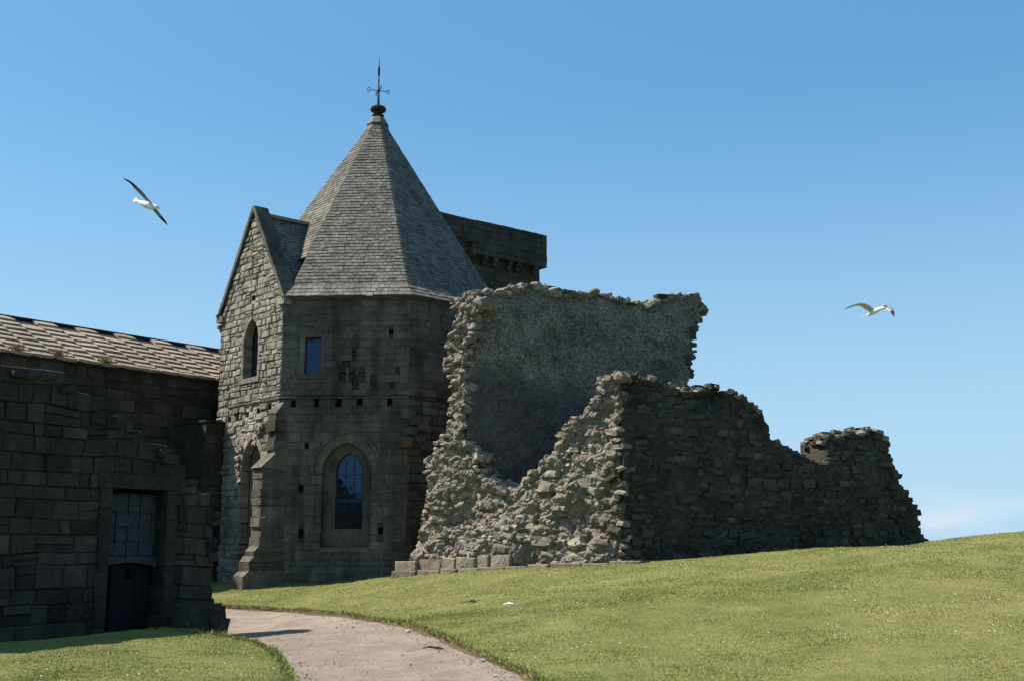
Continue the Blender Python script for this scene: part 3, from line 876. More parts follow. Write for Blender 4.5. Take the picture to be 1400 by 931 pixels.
masonry(stones, PG, g_up, M['gable'], [lancet, ghole], (.13, .24), (.18, .48), joint=.022, thick=.30, proud=(-.012, .030), ch=.020, rough=.014, seed=5, split=.15, warp=.02, slant=True)
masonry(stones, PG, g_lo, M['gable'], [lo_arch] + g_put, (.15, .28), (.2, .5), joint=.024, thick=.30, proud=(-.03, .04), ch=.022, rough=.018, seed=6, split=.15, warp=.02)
v, f = sheet(PG, [(0, -.4), (SIDE, -.4), (SIDE, ZE), (gm, GZ - .03), (0, ZE)], [lancet, ghole, lo_arch] + g_put, .06, 0, None, -.03)
mesh_obj('mortar_bed', v, f, M['gable'], house)
for r_ in sq[9:]:
    if r_ is sq[9]: continue
    (a_, b_z), (a2, _), (_, b2), _ = r_
    v, f = stone_mesh(PFR, [(a_ + .004, b_z + .004), (a2 - .004, b_z + .004), (a2 - .004, b2 - .004), (a_ + .004, b2 - .004)], .2, -.055, .01, .012); stones.add(v, f, M['mortar'])
stones.flush()
# gable backing wall above the eaves
mb = MB(); a = [(*PG.pt(s, z, -REC)[:2], z) for s, z in ((0.05, ZE - .1), (SIDE - .05, ZE - .1), (gm, GZ - .05))]
b_ = [(*PG.pt(s, z, -REC - .25)[:2], z) for s, z in ((0.05, ZE - .1), (SIDE - .05, ZE - .1), (gm, GZ - .05))]
mb.prism(a, b_); mb.build('gable_backing', M['dark_stone'], house)

# string course: separate weathered blocks along the front, right and gable faces
def course_blocks(name, pl, s0, s1, z, h, out, mat, step=.55, parent=house, back=-.05, gaps=0.0, slope=0.0):
    s = s0
    while s < s1 - .05:
        L = min(step * random.uniform(.7, 1.3), s1 - s)
        if s1 - s - L < .2: L = s1 - s
        if random.random() >= gaps:
            zz = z + slope * (s - s0)
            v = [pl.pt(a, b, c) for (a, b, c) in ((s, zz, back), (s + L - .01, zz, back), (s + L - .01, zz, out * .5), (s, zz, out * .5),
                                                  (s, zz + h, back), (s + L - .01, zz + h, back), (s + L - .01, zz + h * .55, out), (s, zz + h * .55, out))]
            v = [p + np.array([0, 0, random.uniform(-.008, .008)]) for p in v]
            m_ = MB(); m_.add(v, [(0, 3, 2, 1), (4, 5, 6, 7), (0, 1, 5, 4), (2, 3, 7, 6), (1, 2, 6, 5), (3, 0, 4, 7)])
            m_.build(name, mat, parent, loc=np.mean(v, 0))
        s += L
course_blocks('string_course_stone', PFR, 0, SIDE, string_z - .085, .10, .05, M['ashlar'], gaps=.12)
course_blocks('string_course_stone', PR, 0, SIDE, string_z - .085, .10, .05, M['ashlar'], gaps=.3)
course_blocks('string_course_stone', PG, 0, SIDE, gstr - .055, .10, .05, M['gable'], gaps=.1)
course_blocks('eaves_stone', PFR, -.02, SIDE + .02, ZE - .115, .10, .07, M['ashlar'], .7)
course_blocks('eaves_stone', PR, -.02, SIDE + .02, ZE - .115, .10, .07, M['ashlar'], .7)

# ---- upper window
def window_rect(pl, r, rec):
    (s0, z0), (s1, _), (_, z1), _ = r
    w = MB(); t_ = .035
    w.wbox(pl, s0, s0 + t_, z0, z1, -rec - .04, -rec); w.wbox(pl, s1 - t_, s1, z0, z1, -rec - .04, -rec)
    w.wbox(pl, s0 + t_, s1 - t_, z0, z0 + t_, -rec - .04, -rec); w.wbox(pl, s0 + t_, s1 - t_, z1 - t_ * 1.3, z1, -rec - .04, -rec)
    fr = w.build('window', M['frame'], house)
    g = MB(); g.wbox(pl, s0 + t_, s1 - t_, z0 + t_, z1 - t_ * 1.3, -rec - .03, -rec - .02)
    g.build('pane', M['glass'], fr)
window_rect(PFR, w1, .12)
mb = MB(); (s0, z0), (s1, _), (_, z1), _ = w1
mb.wbox(PFR, s0 - .16, s0 - .002, z0 - .0, z1, -.2, .018); mb.build('window_jamb', M['ashlar'], house)
mb = MB(); mb.wbox(PFR, s1 + .002, s1 + .16, z0 - .0, z1, -.2, .018); mb.build('window_jamb', M['ashlar'], house)
mb = MB(); mb.wbox(PFR, s0 - .2, s1 + .2, z1 + .002, z1 + .24, -.2, .02); mb.build('window_lintel', M['ashlar'], house)
mb = MB(); mb.wbox(PFR, s0 - .2, s1 + .2, z0 - .14, z0 - .002, -.2, .035); mb.build('window_sill', M['ashlar'], house)
# carved niche
mb = MB(); (s0, z0), (s1, _), (_, z1), _ = niche
for q in ((s0 - .04, s0, z0 - .04, z1 + .04), (s1, s1 + .04, z0 - .04, z1 + .04), (s0, s1, z0 - .04, z0), (s0, s1, z1, z1 + .04)): mb.wbox(PFR, *q, .0, .045)
mb.build('carved_niche', M['ashlar'], house)

# ---- arched window with voussoirs
def ring(pl, outline_fn, n0, n1, w0, w1, mat, name, count=13, z0=None):
    pass
def arch_ring(pl, sc, w, zs, pointed, t_, n0, n1, mat, name, cnt=7):
    R = w * (1 + pointed); a_end = math.acos((R - w) / R)
    for side in (1, -1):
        for i in range(cnt):
            a0, a1 = a_end * i / cnt + .008, a_end * (i + 1) / cnt - .008
            q = []
            for nn in (n0, n1 + random.uniform(-.01, .01)):
                for (r, a) in ((R + .002, a0), (R + t_, a0), (R + t_, a1), (R + .002, a1)):
                    q.append(pl.pt(sc + side * (w - R + r * math.cos(a)), zs + r * math.sin(a), nn))
            f = [(0, 1, 2, 3), (4, 7, 6, 5), (0, 4, 5, 1), (1, 5, 6, 2), (2, 6, 7, 3), (3, 7, 4, 0)]
            if side > 0: f = [t3[::-1] for t3 in f]
            m_ = MB(); m_.add(q, f); m_.build(name, mat, house, loc=np.mean(q, 0))
arch_ring(PFR, wc, aw, a_spr - .12, .25, .24, -.28, .008, M['ashlar'], 'arch_stone', 7)
arch_ring(PFR, wc, aw + .27, a_spr - .12, .22, .08, -.05, .05, M['ashlar'], 'hood_moulding', 8)
# inner order: wall plate with the smaller glazed opening
gwc = PFR.hit(475.5, 670)[0]; gw = (PFR.hit(493.5, 670)[0] - PFR.hit(457, 670)[0]) / 2
gz0 = PFR.hit(475, 722)[1]; gzt = PFR.hit(475, 619)[1]
glz = arch(gwc, gw, gz0, gzt - gw * 1.25, .35)
v, f = sheet(PFR, arch(wc, aw - .001, a_z0, a_spr - .12, .25, 16), [glz], .025, .12, None, -.2)
mesh_obj('window_surround', v, f, M['ashlar'], house)
mb = MB(); mb.wbox(PFR, wc - aw + .002, wc + aw - .002, a_z0 - .14, a_z0 - .002, -.3, .05); mb.build('window_sill', M['ashlar'], house)
fr = MB(); gp = [PFR.pt(s, z, -.30) for s, z in glz]; gq = [PFR.pt(s, z, -.302) for s, z in glz]
inner = [(gwc + (s - gwc) * .92, z if z < gz0 + .01 else z - .03) for s, z in glz]
n_ = len(glz)
V_ = [PFR.pt(s, z, -.27) for s, z in glz] + [PFR.pt(s, z, -.27) for s, z in inner] + [PFR.pt(s, z, -.33) for s, z in glz] + [PFR.pt(s, z, -.33) for s, z in inner]
F_ = []
for i in range(n_):
    j = (i + 1) % n_
    F_ += [(i, j, n_ + j, n_ + i), (2 * n_ + j, 2 * n_ + i, 3 * n_ + i, 3 * n_ + j), (n_ + i, n_ + j, 3 * n_ + j, 3 * n_ + i)]
fr.add(V_, F_)
zb = PFR.hit(475, 684)[1]
fr.wbox(PFR, gwc - gw * .93, gwc + gw * .93, zb - .05, zb + .05, -.33, -.26)
for q_ in (-.33, .33): fr.wbox(PFR, gwc + gw * q_ - .012, gwc + gw * q_ + .012, gz0 + .02, gzt - .16, -.325, -.295)
for q_ in (.45, .72): fr.wbox(PFR, gwc - gw * .9, gwc + gw * .9, gz0 + (gzt - gz0) * q_ - .010, gz0 + (gzt - gz0) * q_ + .010, -.32, -.29)
wf = fr.build('arched_window', M['frame'], house)
zlow = PFR.hit(475, 702)[1]
g = MB(); ip = [(s, z) for s, z in inner]
g.add([PFR.pt(s, z, -.31) for s, z in inner], [tuple(range(len(inner)))]); g.build('pane', M['glass'], wf)
g = MB(); g.wbox(PFR, gwc - gw * .95, gwc + gw * .95, gz0, zlow, -.305, -.25); g.build('lower_board', M['door'], wf)

# lancet in the gable: splayed recess with a dark pane far in
v, f = sheet(PG, arch(lanc_c, lw + .02, lz0 - .02, lz1 - lw * 1.55, .8), [], .1, .02, None, -.325)
mesh_obj('lancet_pane', v, f, M['frame'], house)
def jambs(pl, sc, w, z0, z1, t_, mat, name, rows, n1=.03):
    for side in (-1, 1):
        z = z0
        for i in range(rows):
            h = (z1 - z0) / rows
            m_ = MB(); e = t_ * random.uniform(.8, 1.3)
            a, b = (sc - w - e, sc - w - .002) if side < 0 else (sc + w + .002, sc + w + e)
            m_.wbox(pl, a, b, z + .006, z + h - .006, -.28, n1 + random.uniform(-.01, .01)); c_ = np.mean(m_.v, 0)
            m_.build(name, mat, house, loc=c_); z += h
jambs(PG, lanc_c, lw, lz0, lz1 - lw * 1.55, .10, M['gable'], 'jamb_stone', 7, .012)
arch_ring(PG, lanc_c, lw, lz1 - lw * 1.55, .8, .11, -.28, .012, M['gable'], 'arch_stone', 3)
mb = MB(); mb.wbox(PG, lanc_c - lw - .15, lanc_c + lw + .15, lz0 - .16, lz0 - .004, -.25, .045); mb.build('window_sill', M['gable'], house)
# blocked arch low in the gable face
v, f = sheet(PG, lo_arch, [], .1, .02, None, -.31)
mesh_obj('arch_blocking', v, f, M['warm'], house)
arch_ring(PG, lo_c, lo_w, PG.hit(341, 640)[1], .6, .2, -.28, .02, M['gable'], 'arch_stone', 5)

# ---- buttress at the corner between gable face and front face
ca = -.70; bd = np.array([math.sin(ca), -math.cos(ca), 0]); bt = np.array([math.cos(ca), math.sin(ca), 0]); c1 = np.array([*ocorner(0), 0.0])
bst = Stones(house, 'buttress_stone', 'buttress_rubble', 60)
def zc(v): return at_depth(366, v, 34.7)[2]
def butt_block(r0, r1, hw, z0, z1, mat=M['buttress'], slope=0.0, j=.02):
    v = []
    for zz, rr in ((z0, r1), (z1, r1 - slope)):
        for (rad, t_) in ((r0, -hw), (rr, -hw), (rr, hw), (r0, hw)):
            v.append(c1 + bd * rad + bt * t_ + np.array([0, 0, zz]) + np.array([random.uniform(-j, j) for _ in range(3)]))
    f = [(0, 1, 2, 3), (7, 6, 5, 4), (0, 4, 5, 1), (1, 5, 6, 2), (2, 6, 7, 3), (3, 7, 4, 0)]
    bst.add(v, [q[::-1] for q in f], mat)
z = .2
steps = [(zc(782), 1.30, .27), (zc(762), 1.08, .245), (zc(748), .90, .22)]
prev = -.3
for zt_, r1, hw in steps:
    butt_block(-.2, r1, hw, prev, zt_ - .12, M['buttress']); butt_block(-.2, r1, hw, zt_ - .118, zt_ + .04, M['buttress'], slope=.17); prev = zt_ + .04
z = prev
ztop_b = zc(640)
while z < ztop_b - .05:
    h = min(random.uniform(.22, .36), ztop_b - z); butt_block(-.2, .74 + random.uniform(-.03, .03), .215 + random.uniform(-.015, .015), z + .004, z + h - .004); z += h
butt_block(-.2, .80, .24, ztop_b, ztop_b + .62, M['buttress'], slope=.72)
z = ztop_b + .05
zt2 = zc(572)
while z < zt2:
    h = random.uniform(.2, .3); butt_block(-.2, .30 + random.uniform(-.06, .04), .19, z + .004, z + h - .004); z += h
butt_block(-.2, .30, .19, z, z + .35, M['buttress'], slope=.32)
bst.flush()
# broken springer left of the arch and by the buttress head
hr = Rocks(house, 'springer_stone', 'springer_rubble', 40)
for (u, v) in ((372, 566), (366, 574), (360, 582), (377, 560), (381, 572), (356, 590), (352, 598), (349, 606), (330, 612), (327, 625), (326, 637), (327, 648), (328, 658)):
    s, z = PG.hit(u, v)
    hr.add(PG.pt(s, z, random.uniform(-.10, -.03)), (random.uniform(.18, .32), .3, random.uniform(.10, .18)), basis_of(PG, .12), M['gable'], 'block')
for (u, v) in ((558, 566), (566, 575), (575, 583), (561, 590), (572, 600), (553, 603), (582, 610)):
    s, z = PR.hit(u, v)
    hr.add(PR.pt(s, z, random.uniform(-.03, .05)), (random.uniform(.3, .5), .3, random.uniform(.2, .3)), basis_of(PR, .2), M['ashlar'], 'block')
hr.flush()

# ---- spire roof
CAPZ = 16.55                                 # slates stop here, capping stones above
def roof_ring(k, q):                         # q: 0 eave .. 1 cap ; bell-cast foot
    prof = [(0.0, 5.30, ZE - .02), (.052, 4.72, ZE + .42), (1.0, .36, CAPZ)]
    for (q0, r0, z0), (q1, r1, z1) in zip(prof[:-1], prof[1:]):
        if q <= q1 + 1e-9:
            t_ = (q - q0) / (q1 - q0); r = r0 + (r1 - r0) * t_; z = z0 + (z1 - z0) * t_; break
    c = ocorner(k, r); return np.array([c[0], c[1], z])
mb = MB()
qs = [0, .052, 1.0]
rv = [[roof_ring(k, q) - np.array([0, 0, .05]) for k in range(8)] for q in qs]
for a, b in zip(rv[:-1], rv[1:]):
    for k in range(7):
        mb.add([a[k], a[(k + 1) % 8], b[(k + 1) % 8], b[k]], [(0, 1, 2, 3)])
g7 = [np.array([*ocorner(k, 4.60), ZE]) for k in (7, 8)]
mb.add([g7[0], g7[1], rv[2][0], rv[2][7]], [(0, 1, 2, 3)])
mb.add([np.array([*ocorner(k, 4.6), ZE - .06]) for k in range(8)], [tuple(range(8))[::-1]]); mb.add(rv[2], [tuple(range(8))])
roof = mb.build('roof', M['slate'], house)
V, F, T = [], [], []
big = []
cnt = 0
ROWS = 58
for k in range(8):
    for r in range(ROWS):
        if k == 7 and r < 12: continue
        q0 = r / ROWS; q1 = min(1.0, (r + 1.35) / ROWS)
        A0, B0 = roof_ring(k, q0), roof_ring(k + 1, q0); A1, B1 = roof_ring(k, q1), roof_ring(k + 1, q1)
        nrm = np.cross(B0 - A0, A1 - A0); nrm /= np.linalg.norm(nrm)
        W = np.linalg.norm(B0 - A0); m_ = max(1, int(round(W / .19)))
        cuts = np.sort(np.concatenate([[0, 1], (np.arange(1, m_) + (.5 if r % 2 else 0) * 0.9 + rng.uniform(-.18, .18, m_ - 1)) / m_])) if m_ > 1 else np.array([0, 1.0])
        cuts = cuts[(cuts >= 0) & (cuts <= 1)]
        for t0, t1 in zip(cuts[:-1], cuts[1:]):
            if t1 - t0 < .15 / m_: continue
            g = .006 / W
            th = rng.uniform(.020, .034); dz = rng.uniform(-.012, .012) - (.05 if rng.random() < .03 else 0)
            P = [A0 + (B0 - A0) * (t0 + g), A0 + (B0 - A0) * (t1 - g), A1 + (B1 - A1) * (t1 - g), A1 + (B1 - A1) * (t0 + g)]
            dn_ = (A1 - A0) / np.linalg.norm(A1 - A0) * dz
            P = [P[0] + dn_, P[1] + dn_ + rng.uniform(-.005, .005), P[2], P[3]]
            top = [P[0] + nrm * th, P[1] + nrm * th, P[2] + nrm * .004, P[3] + nrm * .004]
            bot = [P[0] - nrm * .01, P[1] - nrm * .01, P[2] - nrm * .02, P[3] - nrm * .02]
            V += bot + top; F += [tuple(i + cnt for i in q) for q in ((4, 5, 6, 7), (0, 1, 5, 4), (1, 2, 6, 5), (3, 0, 4, 7))]
            T += [random.random()] * 8; cnt += 8
o = mesh_obj('slates', V, F, M['slate'], roof, None, T); o['kind'] = 'stuff'
# capping courses and finial
mb = MB()
def oring(r, z): return [(*ocorner(k, r), z) for k in range(8)]
mb.prism(oring(.47, CAPZ - .12), oring(.36, CAPZ + .14)); mb.build('cap_course', M['slate'], roof)
mb = MB(); mb.prism(oring(.41, CAPZ + .14), oring(.25, CAPZ + .42)); mb.build('cap_course', M['slate'], roof)
mb = MB(); mb.lathe((OC[0], OC[1], CAPZ + .42), [(.19, 0), (.17, .06), (.22, .10), (.15, .15), (.17, .22), (.27, .27), (.29, .33), (.26, .40), (.16, .45), (.04, .48)], 16)
fin = mb.build('stone_finial', M['dark_stone'], house)
vane = MB()
vz = CAPZ + .88; cx_, cy_ = OC
vane.tube([(cx_, cy_, vz - .05), (cx_, cy_, vz + .5), (cx_, cy_, vz + 1.1), (cx_ + .01, cy_, vz + 1.85)], [.055, .03, .022, .008], 8)
vane.lathe((cx_, cy_, vz + .58), [(.01, -.07), (.055, -.03), (.06, .02), (.02, .07)], 10)
vane.lathe((cx_, cy_, vz + 1.55), [(.006, -.03), (.03, 0), (.006, .03)], 8)
vane.build('vane_rod', M['iron'], house)
mb = MB(); mb.lathe((cx_, cy_, vz + 1.0), [(.02, -.04), (.04, 0), (.02, .04)], 8)
mb.box((cx_ + .0, cy_, vz + 1.32), (.035, .02, 0), (0, .004, 0), (0, 0, .16)); mb.build('wind_arrow', M['iron'], house)
for i in range(4):
    a = .35 + i * math.pi / 2
    d = np.array([math.cos(a), math.sin(a), 0]); c = np.array([cx_, cy_, vz + .58]); m_ = MB()
    m_.tube([c, c + d * .36], .014, 6)
    e = c + d * .34; up_ = np.array([0, 0, 1.0])
    pts = [e + d * .07 * math.cos(t_) + up_ * .08 * math.sin(t_) for t_ in np.linspace(-2.4, 2.4, 9)]
    m_.tube(pts, .012, 5)
    m_.build('vane_arm', M['iron'], house)

# ---- gable roof and coping
Nn = -PG.n
Lg = 3.6
Z3 = np.array([0, 0, 1.0])
mb = MB()
def gp_(s, z, n): return PG.pt(s, z, n)
mb.add([gp_(0, ZE - .05, -.5), gp_(gm, GZ - .12, -.5), gp_(gm, GZ - .12, -Lg), gp_(0, ZE - .05, -Lg)], [(0, 1, 2, 3)])
mb.add([gp_(SIDE, ZE - .05, -.5), gp_(SIDE, ZE - .05, -Lg), gp_(gm, GZ - .12, -Lg), gp_(gm, GZ - .12, -.5)], [(0, 1, 2, 3)])
gr = mb.build('gable_roof', M['slate'], house)
V, F, T, cnt = [], [], [], 0
for side in (0, 1):
    e0 = gp_(0 if side == 0 else SIDE, ZE - .05, -.45); a0 = gp_(gm, GZ - .12, -.45)
    slope = a0 - e0; Ls = np.linalg.norm(slope); slope /= Ls
    back = Nn; nr = np.cross(back, slope); nr = nr if nr[2] > 0 else -nr
    rows = 26
    for r in range(rows):
        x = -.1 * (r % 2)
        while x < Lg - .45:
            w = random.uniform(.15, .24); x0, x1 = max(x, 0), x + w - .006
            x += w
            if x1 - x0 < .04: continue
            y0, y1 = r / rows * Ls, min(Ls, (r + 1.3) / rows * Ls); th = random.uniform(.025, .045)
            P = [e0 + back * x0 + slope * y0, e0 + back * x1 + slope * y0, e0 + back * x1 + slope * y1, e0 + back * x0 + slope * y1]
            top = [P[0] + nr * th, P[1] + nr * th, P[2] + nr * .006, P[3] + nr * .006]
            V += P + top; F += [tuple(i + cnt for i in q) for q in ((4, 5, 6, 7), (0, 1, 5, 4), (1, 2, 6, 5), (3, 0, 4, 7))]
            T += [random.random()] * 8; cnt += 8
o = mesh_obj('slates', V, F, M['slate'], gr, None, T); o['kind'] = 'stuff'
mb = MB(); p0, p1 = gp_(gm, GZ - .06, -.45), gp_(gm, GZ - .06, -Lg)
mb.box((p0 + p1) / 2, PG.d * .12, (p1 - p0) / 2, Z3 * .05); mb.build('ridge_stone', M['slate'], gr)
for side in (-1, 1):
    e = np.array([0 - .10 if side < 0 else SIDE + .10, ZE - .02]); t_ = np.array([gm, GZ + .14])
    vv = t_ - e; Lc = np.linalg.norm(vv); vv /= Lc; k = 6
    nn2 = np.array([-vv[1], vv[0]]) * (1 if side < 0 else -1)
    for i in range(k):
        a = e + vv * (Lc * i / k + .006); b = e + vv * (Lc * (i + 1) / k - .006)
        if i == k - 1: b = t_ + vv * 0
        q = []
        for n in (.09, -.42):
            for p in (a - nn2 * .06, b - nn2 * .06, b + nn2 * .07, a + nn2 * .07): q.append(PG.pt(p[0], p[1], n + random.uniform(-.006, .006)))
        f = [(0, 1, 2, 3), (4, 7, 6, 5), (0, 4, 5, 1), (1, 5, 6, 2), (2, 6, 7, 3), (3, 7, 4, 0)]
        if side > 0: f = [g_[::-1] for g_ in f]
        m_ = MB(); m_.add(q, f); m_.build('coping_stone', M['coping'], house, loc=np.mean(q, 0))
    # kneeler
    m_ = MB(); c = e + np.array([.12 * -side * -1 * -1, -.12])
    m_.wbox(PG, c[0] - .2, c[0] + .2, c[1] - .10, c[1] + .10, -.42, .10); m_.build('kneeler_stone', M['gable'], house)
m_ = MB(); m_.wbox(PG, -.24, -.02, ZE - .42, ZE - .30, -.30, .02); m_.wbox(PG, -.12, -.02, ZE - .54, ZE - .42, -.26, .0); m_.build('gutter_bracket', M['iron'], house)

# ================================================================== LEFT RANGE
PL = Plane(C0[0] - 1.25 * .760, C0[1] + 1.25 * .649, *LR_D)   # stands a little behind the octagon's corner
rng_t = thing('dormitory_range', 'long dark stone range with big pale stone roof slabs, left of the octagon', 'range', (-13, 34, .4))
ez = PL.hit(296, 519)[1]
st = Stones(rng_t, limit=240)
S_L = -15.0
LW = [(S_L, -.4), (1.3, -.4), (1.3, ez - .02), (S_L, ez - .02)]
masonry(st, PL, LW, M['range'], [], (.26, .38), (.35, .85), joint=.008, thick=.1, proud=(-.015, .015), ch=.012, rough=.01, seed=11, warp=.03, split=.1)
st.flush()
HWID = 3.0; RZ = ez + 1.62
mb = MB(); Bk = 2 * HWID
ring0 = [PL.pt(S_L, -1, -.02), PL.pt(S_L, ez - .02, -.02), PL.pt(S_L, RZ - .06, -HWID), PL.pt(S_L, ez - .02, -Bk), PL.pt(S_L, -1, -Bk)]
ring1 = [PL.pt(1.7, -1, -.02), PL.pt(1.7, ez - .02, -.02), PL.pt(3.6, RZ - .06, -HWID), PL.pt(3.6, ez - .02, -Bk), PL.pt(3.6, -1, -Bk)]
mb.prism(ring0, ring1); mb.build('wall_core', M['range_mortar'], rng_t)
# roof bed + slabs
eo = .14
e_s = np.array([0.0, ez - .02 - eo * RZ * 0 , eo])
slope = (PL.pt(0, RZ, -HWID) - PL.pt(0, ez, 0)); SL = np.linalg.norm(slope); slope /= SL
nr = np.cross(PL.d, slope); nr = nr if nr[2] > 0 else -nr
mb = MB()
for sgn in (1,):
    a, b = PL.pt(S_L, ez, 0) - slope * eo, PL.pt(1.7, ez, 0) - slope * eo
    c_, d_ = PL.pt(3.6, RZ, -HWID), PL.pt(S_L, RZ, -HWID)
    lo_ = [p - nr * .05 for p in (a, b, c_, d_)]; mb.prism(lo_, [a, b, c_, d_])
bed = mb.build('roof', M['felt'], rng_t)
mb = MB(); a, b = PL.pt(S_L, ez, -Bk), PL.pt(3.5, ez, -Bk); mb.prism([a, d_ - Z3 * .02, c_ - Z3 * .02, b], [a + Z3 * .08, d_ + Z3 * .06, c_ + Z3 * .06, b + Z3 * .08]); mb.build('rear_roof', M['slab'], rng_t)
CW = .72; NR = 8; EX = (SL + eo - .05) / NR
slab_me = []
for i in range(8):
    r = np.random.default_rng(i + 50)
    v, f = [], []
    nx_ = 4
    for lvl in (0, 1):
        for j in range(2):
            for i2 in range(nx_ + 1):
                x = i2 / nx_ - .5
                sag = -.075 * (1 - (2 * x) ** 2) if j == 0 else 0
                y = (0 if j == 0 else 1) * (EX * 1.22) + sag + (r.uniform(-.012, .012) if j == 0 else 0)
                th = (.095 if j == 0 else .012) + .018 * (1 - (2 * x) ** 2)
                z = (th if lvl else (.012 if j == 0 else -.035))
                v.append((x * (CW - .034), y, z + r.uniform(-.004, .004)))
    k = nx_ + 1
    for i2 in range(nx_):
        f += [(2 * k + i2, 2 * k + i2 + 1, 3 * k + i2 + 1, 3 * k + i2), (i2 + 1, i2, k + i2, k + i2 + 1), (i2, i2 + 1, 2 * k + i2 + 1, 2 * k + i2)]
    f += [(0, 2 * k, 3 * k, k), (k - 1, 2 * k - 1, 4 * k - 1, 3 * k - 1)]
    me = bpy.data.meshes.new('slab'); me.from_pydata(v, [], f); me.materials.append(M['slab']); me.update(); slab_me.append(me)
Rm = Matrix([[PL.d[0], slope[0], nr[0]], [PL.d[1], slope[1], nr[1]], [PL.d[2], slope[2], nr[2]]])
base = np.array(rng_t['_o'])
ncol = int(-S_L / CW)
rest = MB()
for c in range(-6, ncol):
    sc_ = -.05 - CW * (c + .5)
    top_missing = (c % 2 == 0); half = EX * .45 * (c % 2)
    for r in range(NR):
        off = (0 if top_missing else .5 * 0)
        if r == NR - 1 and top_missing: continue
        p = PL.pt(sc_, ez, 0) - slope * (eo - .02) + slope * (EX * r - (EX * .5 if c % 2 == 0 and r > 0 else 0)) + nr * (.012 + (c % 2) * .006)
        if c < 0:
            pc = p + slope * EX * .6
            if np.hypot(pc[0] - OC[0], pc[1] - OC[1]) < 4.6: continue
        o = bpy.data.objects.new('roof_slab', random.choice(slab_me)); coll.objects.link(o); o.parent = rng_t
        rr = Rm @ Matrix.Rotation(random.gauss(0, .012), 3, 'Z') @ Matrix.Rotation(random.gauss(0, .012), 3, 'Y')
        o.location = Vector(p - base + np.array([random.gauss(0, .004), 0, random.gauss(0, .003)])); o.rotation_euler = rr.to_euler()
s = S_L
while s < 3.5:
    L = min(random.uniform(.7, 1.0), 3.55 - s)
    q0 = PL.pt(s, RZ + .0, -HWID)
    m_ = MB(); m_.box(q0 + PL.d * L / 2 + Z3 * .035 + PL.n * -.02, PL.d * (L / 2 - .001), PL.n * .10, Z3 * .035, taper=.999); m_.build('ridge_stone', M['felt'], rng_t, loc=q0); s += L
# flat-topped stone pier in the angle by the octagon
ps0, ps1 = PL.hit(279, 600)[0], -.02
pz = PL.hit(295, 578)[1] - .12
st2 = Stones(rng_t, 'pier_stone', 'pier_small_stones', 60)
PP = Plane(*(PL.pt(0, 0, 1.75)[:2]), *LR_D)
s_a = PP.hit(279, 650)[0]; s_b = PP.hit(311, 650)[0]; pz = PP.hit(295, 577.5)[1]
masonry(st2, PP, [(s_a, -.3), (s_b, -.3), (s_b, pz), (s_a, pz)], M['range'], [], (.28, .4), (.4, .8), thick=.15, proud=(-.01, .01), ch=.012, seed=12)
st2.flush()
mb = MB(); mb.wbox(PP, s_a + .01, s_b - .01, -.5, pz - .01, -1.8, -.02); mb.build('pier_core', M['range'], rng_t)
mb = MB(); mb.wbox(PP, s_a - .03, s_b + .03, pz + .002, pz + .07, -1.8, .03); mb.build('pier_cap', M['range'], rng_t)

# ================================================================== DOOR WALL
dwall = thing('doorway_wall', 'ruined dark wall with a stepped broken top around a boarded doorway, nearest on the left', 'ruined wall', (-8, 23.3, 0))
top_px = [(-260, 470), (-120, 485), (0, 500), (35, 506), (60, 512), (82, 514), (92, 527), (118, 545), (130, 560), (160, 575), (176, 589), (192, 591), (207, 604), (220, 606), (243, 632), (262, 650), (278, 676), (291, 690)]
tp = PD.poly(top_px)
s_r = PD.hit(291, 760)[0]
Dpoly = [(tp[0][0], -.5), (s_r, -.5), (s_r, tp[-1][1])] + tp[::-1][1:]
dr = rect(PD, 147, 668, 223, 866)
dr = [(dr[0][0], -.5), (dr[1][0], -.5), dr[2], dr[3]]
st = Stones(dwall, limit=285)
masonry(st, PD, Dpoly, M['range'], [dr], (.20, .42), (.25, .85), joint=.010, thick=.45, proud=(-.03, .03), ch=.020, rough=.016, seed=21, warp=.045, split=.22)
st.flush()
v, f = sheet(PD, [(a, b - (.12 if b > .5 else 0)) for a, b in Dpoly], [dr], .12, .85, lambda s, z: .02 * vnoise(s * 3, z * 3), -.05, jag=.05)
mesh_obj('wall_core', v, f, M['range_mortar'], dwall)
rk = Rocks(dwall, 'broken_top_stone', 'top_rubble', 120)
edge_rubble(rk, PD, tp, M['range'], .85, (.22, .42), .3, 'block', 3, .5, .10, .10)
edge_rubble(rk, PD, [(s_r, tp[-1][1]), (s_r - .02, .1)], M['range'], .8, (.18, .3), .26, 'block', 3, .7, .12, 0)
rk.flush()
(ds0, _), (ds1, _), (_, dz1), _ = dr
mb = MB(); mb.wbox(PD, ds0 - .32, ds1 + .30, dz1 + .004, dz1 + .30, -.45, .05); mb.build('lintel', M['range'], dwall)
for (a, b) in ((ds0 - .2, ds0 - .003), (ds1 + .003, ds1 + .2)):
    z = -.3
    while z < dz1:
        h = min(random.uniform(.4, .75), dz1 - z); m_ = MB(); m_.wbox(PD, a - random.uniform(0, .08) if a < ds0 else a, b if a < ds0 else b + random.uniform(0, .08), z + .006, z + h - .006, -.45, .045 + random.uniform(-.008, .008)); m_.build('jamb_stone', M['range'], dwall); z += h
zp0, zp1 = PD.hit(185, 768)[1], dz1 - .08
